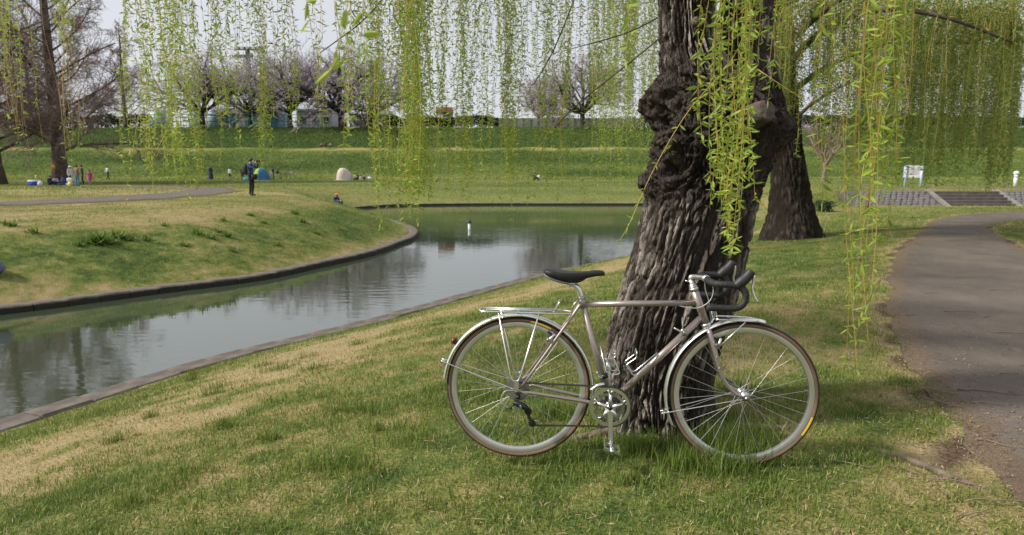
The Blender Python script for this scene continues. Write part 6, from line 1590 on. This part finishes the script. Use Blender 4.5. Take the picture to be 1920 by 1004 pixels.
# lighting mast
x = at(464, 90, 190)[0]; e = tag(empty('lighting_mast', (x, 190, 7.5)), 'tall dark mast with two crossbars rising behind the cherry trees', 'mast'); zt = at(464, 92, 190)[2] - 7.5
M_mast = mat('mast_steel', (.10, .11, .12), .6, metal=.4); MB().tube(np.array([(0, 0, -.5), (0, 0, zt + .5)]), np.array([.75, .6]), 10).build('pole', M_mast, e)
for z_, w_ in ((zt, 7.5), (zt - 2.0, 5.0)): MB().box((.5 if w_ > 6 else -1, -.5, z_), (w_, .7, .75)).build('crossbar', M_mast, e)
for k in range(5): MB().box((-2.6 + 1.5 * k, -1.0, zt + .1), (.8, .5, .7)).build('lamp', M_wall, e)

# ------------------------------------------------------------------ weeds, twigs, litter
M_weed = leaf_mat('weed_leaf', (.085, .165, .028), (.19, .27, .05), .35)
def weed(px, py, s, label, n=60, group=None, z=None):
    p = hit(px, py, tz); zz = ground_at(p[0], p[1])
    e = tag(empty('weed_clump', (p[0], p[1], zz - .01)), label, 'weed', group); r_ = np.random.default_rng(px * 7 + py)
    az = r_.uniform(0, 2 * PI, n); el = r_.uniform(.1, 1.0, n); D = np.stack([np.cos(az) * np.cos(el), np.sin(az) * np.cos(el), np.sin(el)], 1); Bs = np.stack([r_.normal(0, .22, n) * s, r_.normal(0, .14, n) * s, np.zeros(n)], 1)
    S = np.cross(D, (0, 0, 1.)); S /= np.linalg.norm(S, axis=1)[:, None]; ln = s * r_.uniform(.35, .8, n); V, Fs = leaf_geom(Bs, D, S, ln, ln * .28, -.25, True)
    o = MB().add(V, [tuple(f) for F in Fs for f in F]).build('leaves', M_weed, e); o['kind'] = 'stuff'
weed(185, 456, .46, 'large bright green weed clump on the spit bank', 110); weed(218, 447, .34, 'smaller green weed clump touching the large one on the spit bank', 60)
for (px, py, s) in ((245, 452, .26), (272, 452, .24), (372, 440, .30), (395, 447, .28), (425, 445, .30), (410, 436, .24), (345, 462, .22), (440, 474, .2), (550, 402, .3), (568, 418, .28), (595, 440, .24), (60, 438, .26), (20, 425, .3), (495, 420, .22), (640, 432, .2), (310, 425, .2), (520, 460, .2), (150, 462, .2), (420, 415, .2), (470, 405, .22)):
    weed(px, py, s, 'small low green weed clump dotted on the grassy spit', 34, 'small weeds dotted over the spit')
M_stick = mat('dead_twig', (.15, .108, .078), .9, color2=(.26, .19, .135), vscale=12)
def stick(px, py, ln, ang, r, label, group, k=0):
    p = ground(px, py, .012); r_ = random.Random(px * 3 + py); n = 7; P = []
    for i in range(n):
        t = (i / (n - 1) - .5) * ln; P.append((t * math.cos(ang) + r_.uniform(-.012, .012), t * math.sin(ang) + r_.uniform(-.012, .012) + .05 * ln * math.sin(i), 0))
    P = np.array(P); gz = tz(P[:, 0] + p[0], P[:, 1] + p[1]); on = poly_sd(poly_r, P[:, 0] + p[0], P[:, 1] + p[1]) < 0; P[:, 2] = np.max(gz + np.where(on, .024, .008)) + r * .8
    o = MB().tube(P + np.array([p[0], p[1], 0]), np.linspace(r * .72, r * .3, n), 6).build('twig', M_stick, None, True); tag(o, label, 'twig', group)
for (px, py, ln, an, r) in ((1740, 735, .30, -.5, .006), (1765, 760, .22, -.9, .007), (1855, 740, .36, -.2, .007), (1860, 762, .22, -.15, .005), (1800, 590, .3, .1, .006), (1690, 598, .28, .05, .006), (1880, 545, .3, .05, .006), (1865, 835, .16, -.8, .005), (1890, 705, .14, .1, .005), (1900, 632, .3, -.05, .006), (1810, 520, .3, .1, .007), (1745, 552, .2, .2, .005), (1850, 600, .12, .6, .004)):
    stick(px, py, ln, an, r, 'thin brown twig lying on the asphalt path', 'twigs fallen on the path')
for (px, py, ln, an, r) in ((1800, 905, .26, -.35, .005), (1870, 945, .28, .05, .006), (1815, 965, .2, .35, .005), (1700, 880, .16, -.6, .005), (1600, 870, .2, -.5, .005)):
    stick(px, py, ln, an, r, 'brown stick lying in the scuffed grass beside the path', 'sticks in the grass beside the path')
stick(1405, 827, .30, -.06, .007, 'bent brown stick lying in the grass behind the front wheel', None); stick(1485, 858, .07, -.6, .007, 'short pale bark scrap lying in the grass below the front wheel', None)
# leaf litter along the path and under the trees
n = 9500; tt = (rng.random(n) ** 1.7 * (len(path_r_left) - 45)).astype(int) + 8; u = np.abs(rng.normal(0, .38, n)) - .25
e_ = path_r_right[tt] - path_r_left[tt]; e_ /= np.linalg.norm(e_, axis=1)[:, None]; C2 = path_r_left[tt] + e_ * (u * 1.0)[:, None] + rng.normal(0, .14, (n, 2)); C2[n // 2:] = path_r_left[tt[n // 2:]] + e_[n // 2:] * rng.uniform(0, 2.4, n - n // 2)[:, None]
C2 = C2[(C2[:, 1] > 1.8) & (C2[:, 1] < 15)]; n = len(C2); on = poly_sd(poly_r, C2[:, 0], C2[:, 1]) < 0.05; cz = tz(C2[:, 0], C2[:, 1]) + np.where(on, .027, .012)
az = rng.uniform(0, 2 * PI, n); A = np.stack([np.cos(az), np.sin(az), rng.normal(0, .25, n)], 1); Bv = np.stack([-np.sin(az), np.cos(az), rng.normal(0, .25, n)], 1); L_ = rng.uniform(.004, .014, n)[:, None]; C3 = np.c_[C2, cz]
V = np.stack([C3 - A * L_, C3 + Bv * L_ * .28, C3 + A * L_, C3 - Bv * L_ * .28], 1).reshape(-1, 3)
o = link('leaf_litter', big_mesh('leaf_litter', V, np.arange(n * 4).reshape(-1, 4), attr_mat('litter', 'tone', [(0, (.07, .05, .035)), (.5, (.20, .14, .085)), (1, (.36, .28, .17))], nscale=2, namp=.1), {'tone': np.repeat(rng.random(n), 4)}))
stuff(o, 'dry leaf and twig litter scattered along the edge of the asphalt path', 'leaf litter')
# thatch, straws and bits strewn through the turf
n = 6500; yy = 1.9 + 10 * rng.random(n) ** 1.6; xx = rng.uniform(-.8, .62, n) * yy; dd = pond_sd(xx, yy)[0]; k = (dd > .5) & (poly_sd(poly_r, xx, yy) > .05) & (np.hypot(xx - .8, yy - TY) > .33); xx, yy = xx[k], yy[k]; n = len(xx)
az = rng.uniform(0, 2 * PI, n); tl = rng.normal(0, .22, n); A = np.stack([np.cos(az) * np.cos(tl), np.sin(az) * np.cos(tl), np.sin(tl)], 1); Bv = np.stack([-np.sin(az), np.cos(az), rng.normal(0, .3, n)], 1); L_ = (rng.uniform(.008, .024, n) * rng.choice([1, 1, .5, 1.8], n))[:, None]; W_ = rng.uniform(.0008, .0018, n)[:, None] * rng.choice([1, 1, 1, 2.0], n)[:, None]
C3 = np.stack([xx, yy, tz(xx, yy) + rng.uniform(.010, .028, n)], 1); V = np.stack([C3 - A * L_, C3 + Bv * W_, C3 + A * L_, C3 - Bv * W_], 1).reshape(-1, 3)
o = link('straw_litter', big_mesh('straw_litter', V, np.arange(n * 4).reshape(-1, 4), attr_mat('straw', 'tone', [(0, (.09, .062, .04)), (.35, (.24, .18, .10)), (1, (.42, .34, .19))], nscale=2, namp=.1), {'tone': np.repeat(rng.random(n), 4)}))
stuff(o, 'loose dead straws and bits strewn through the grass', 'straw')
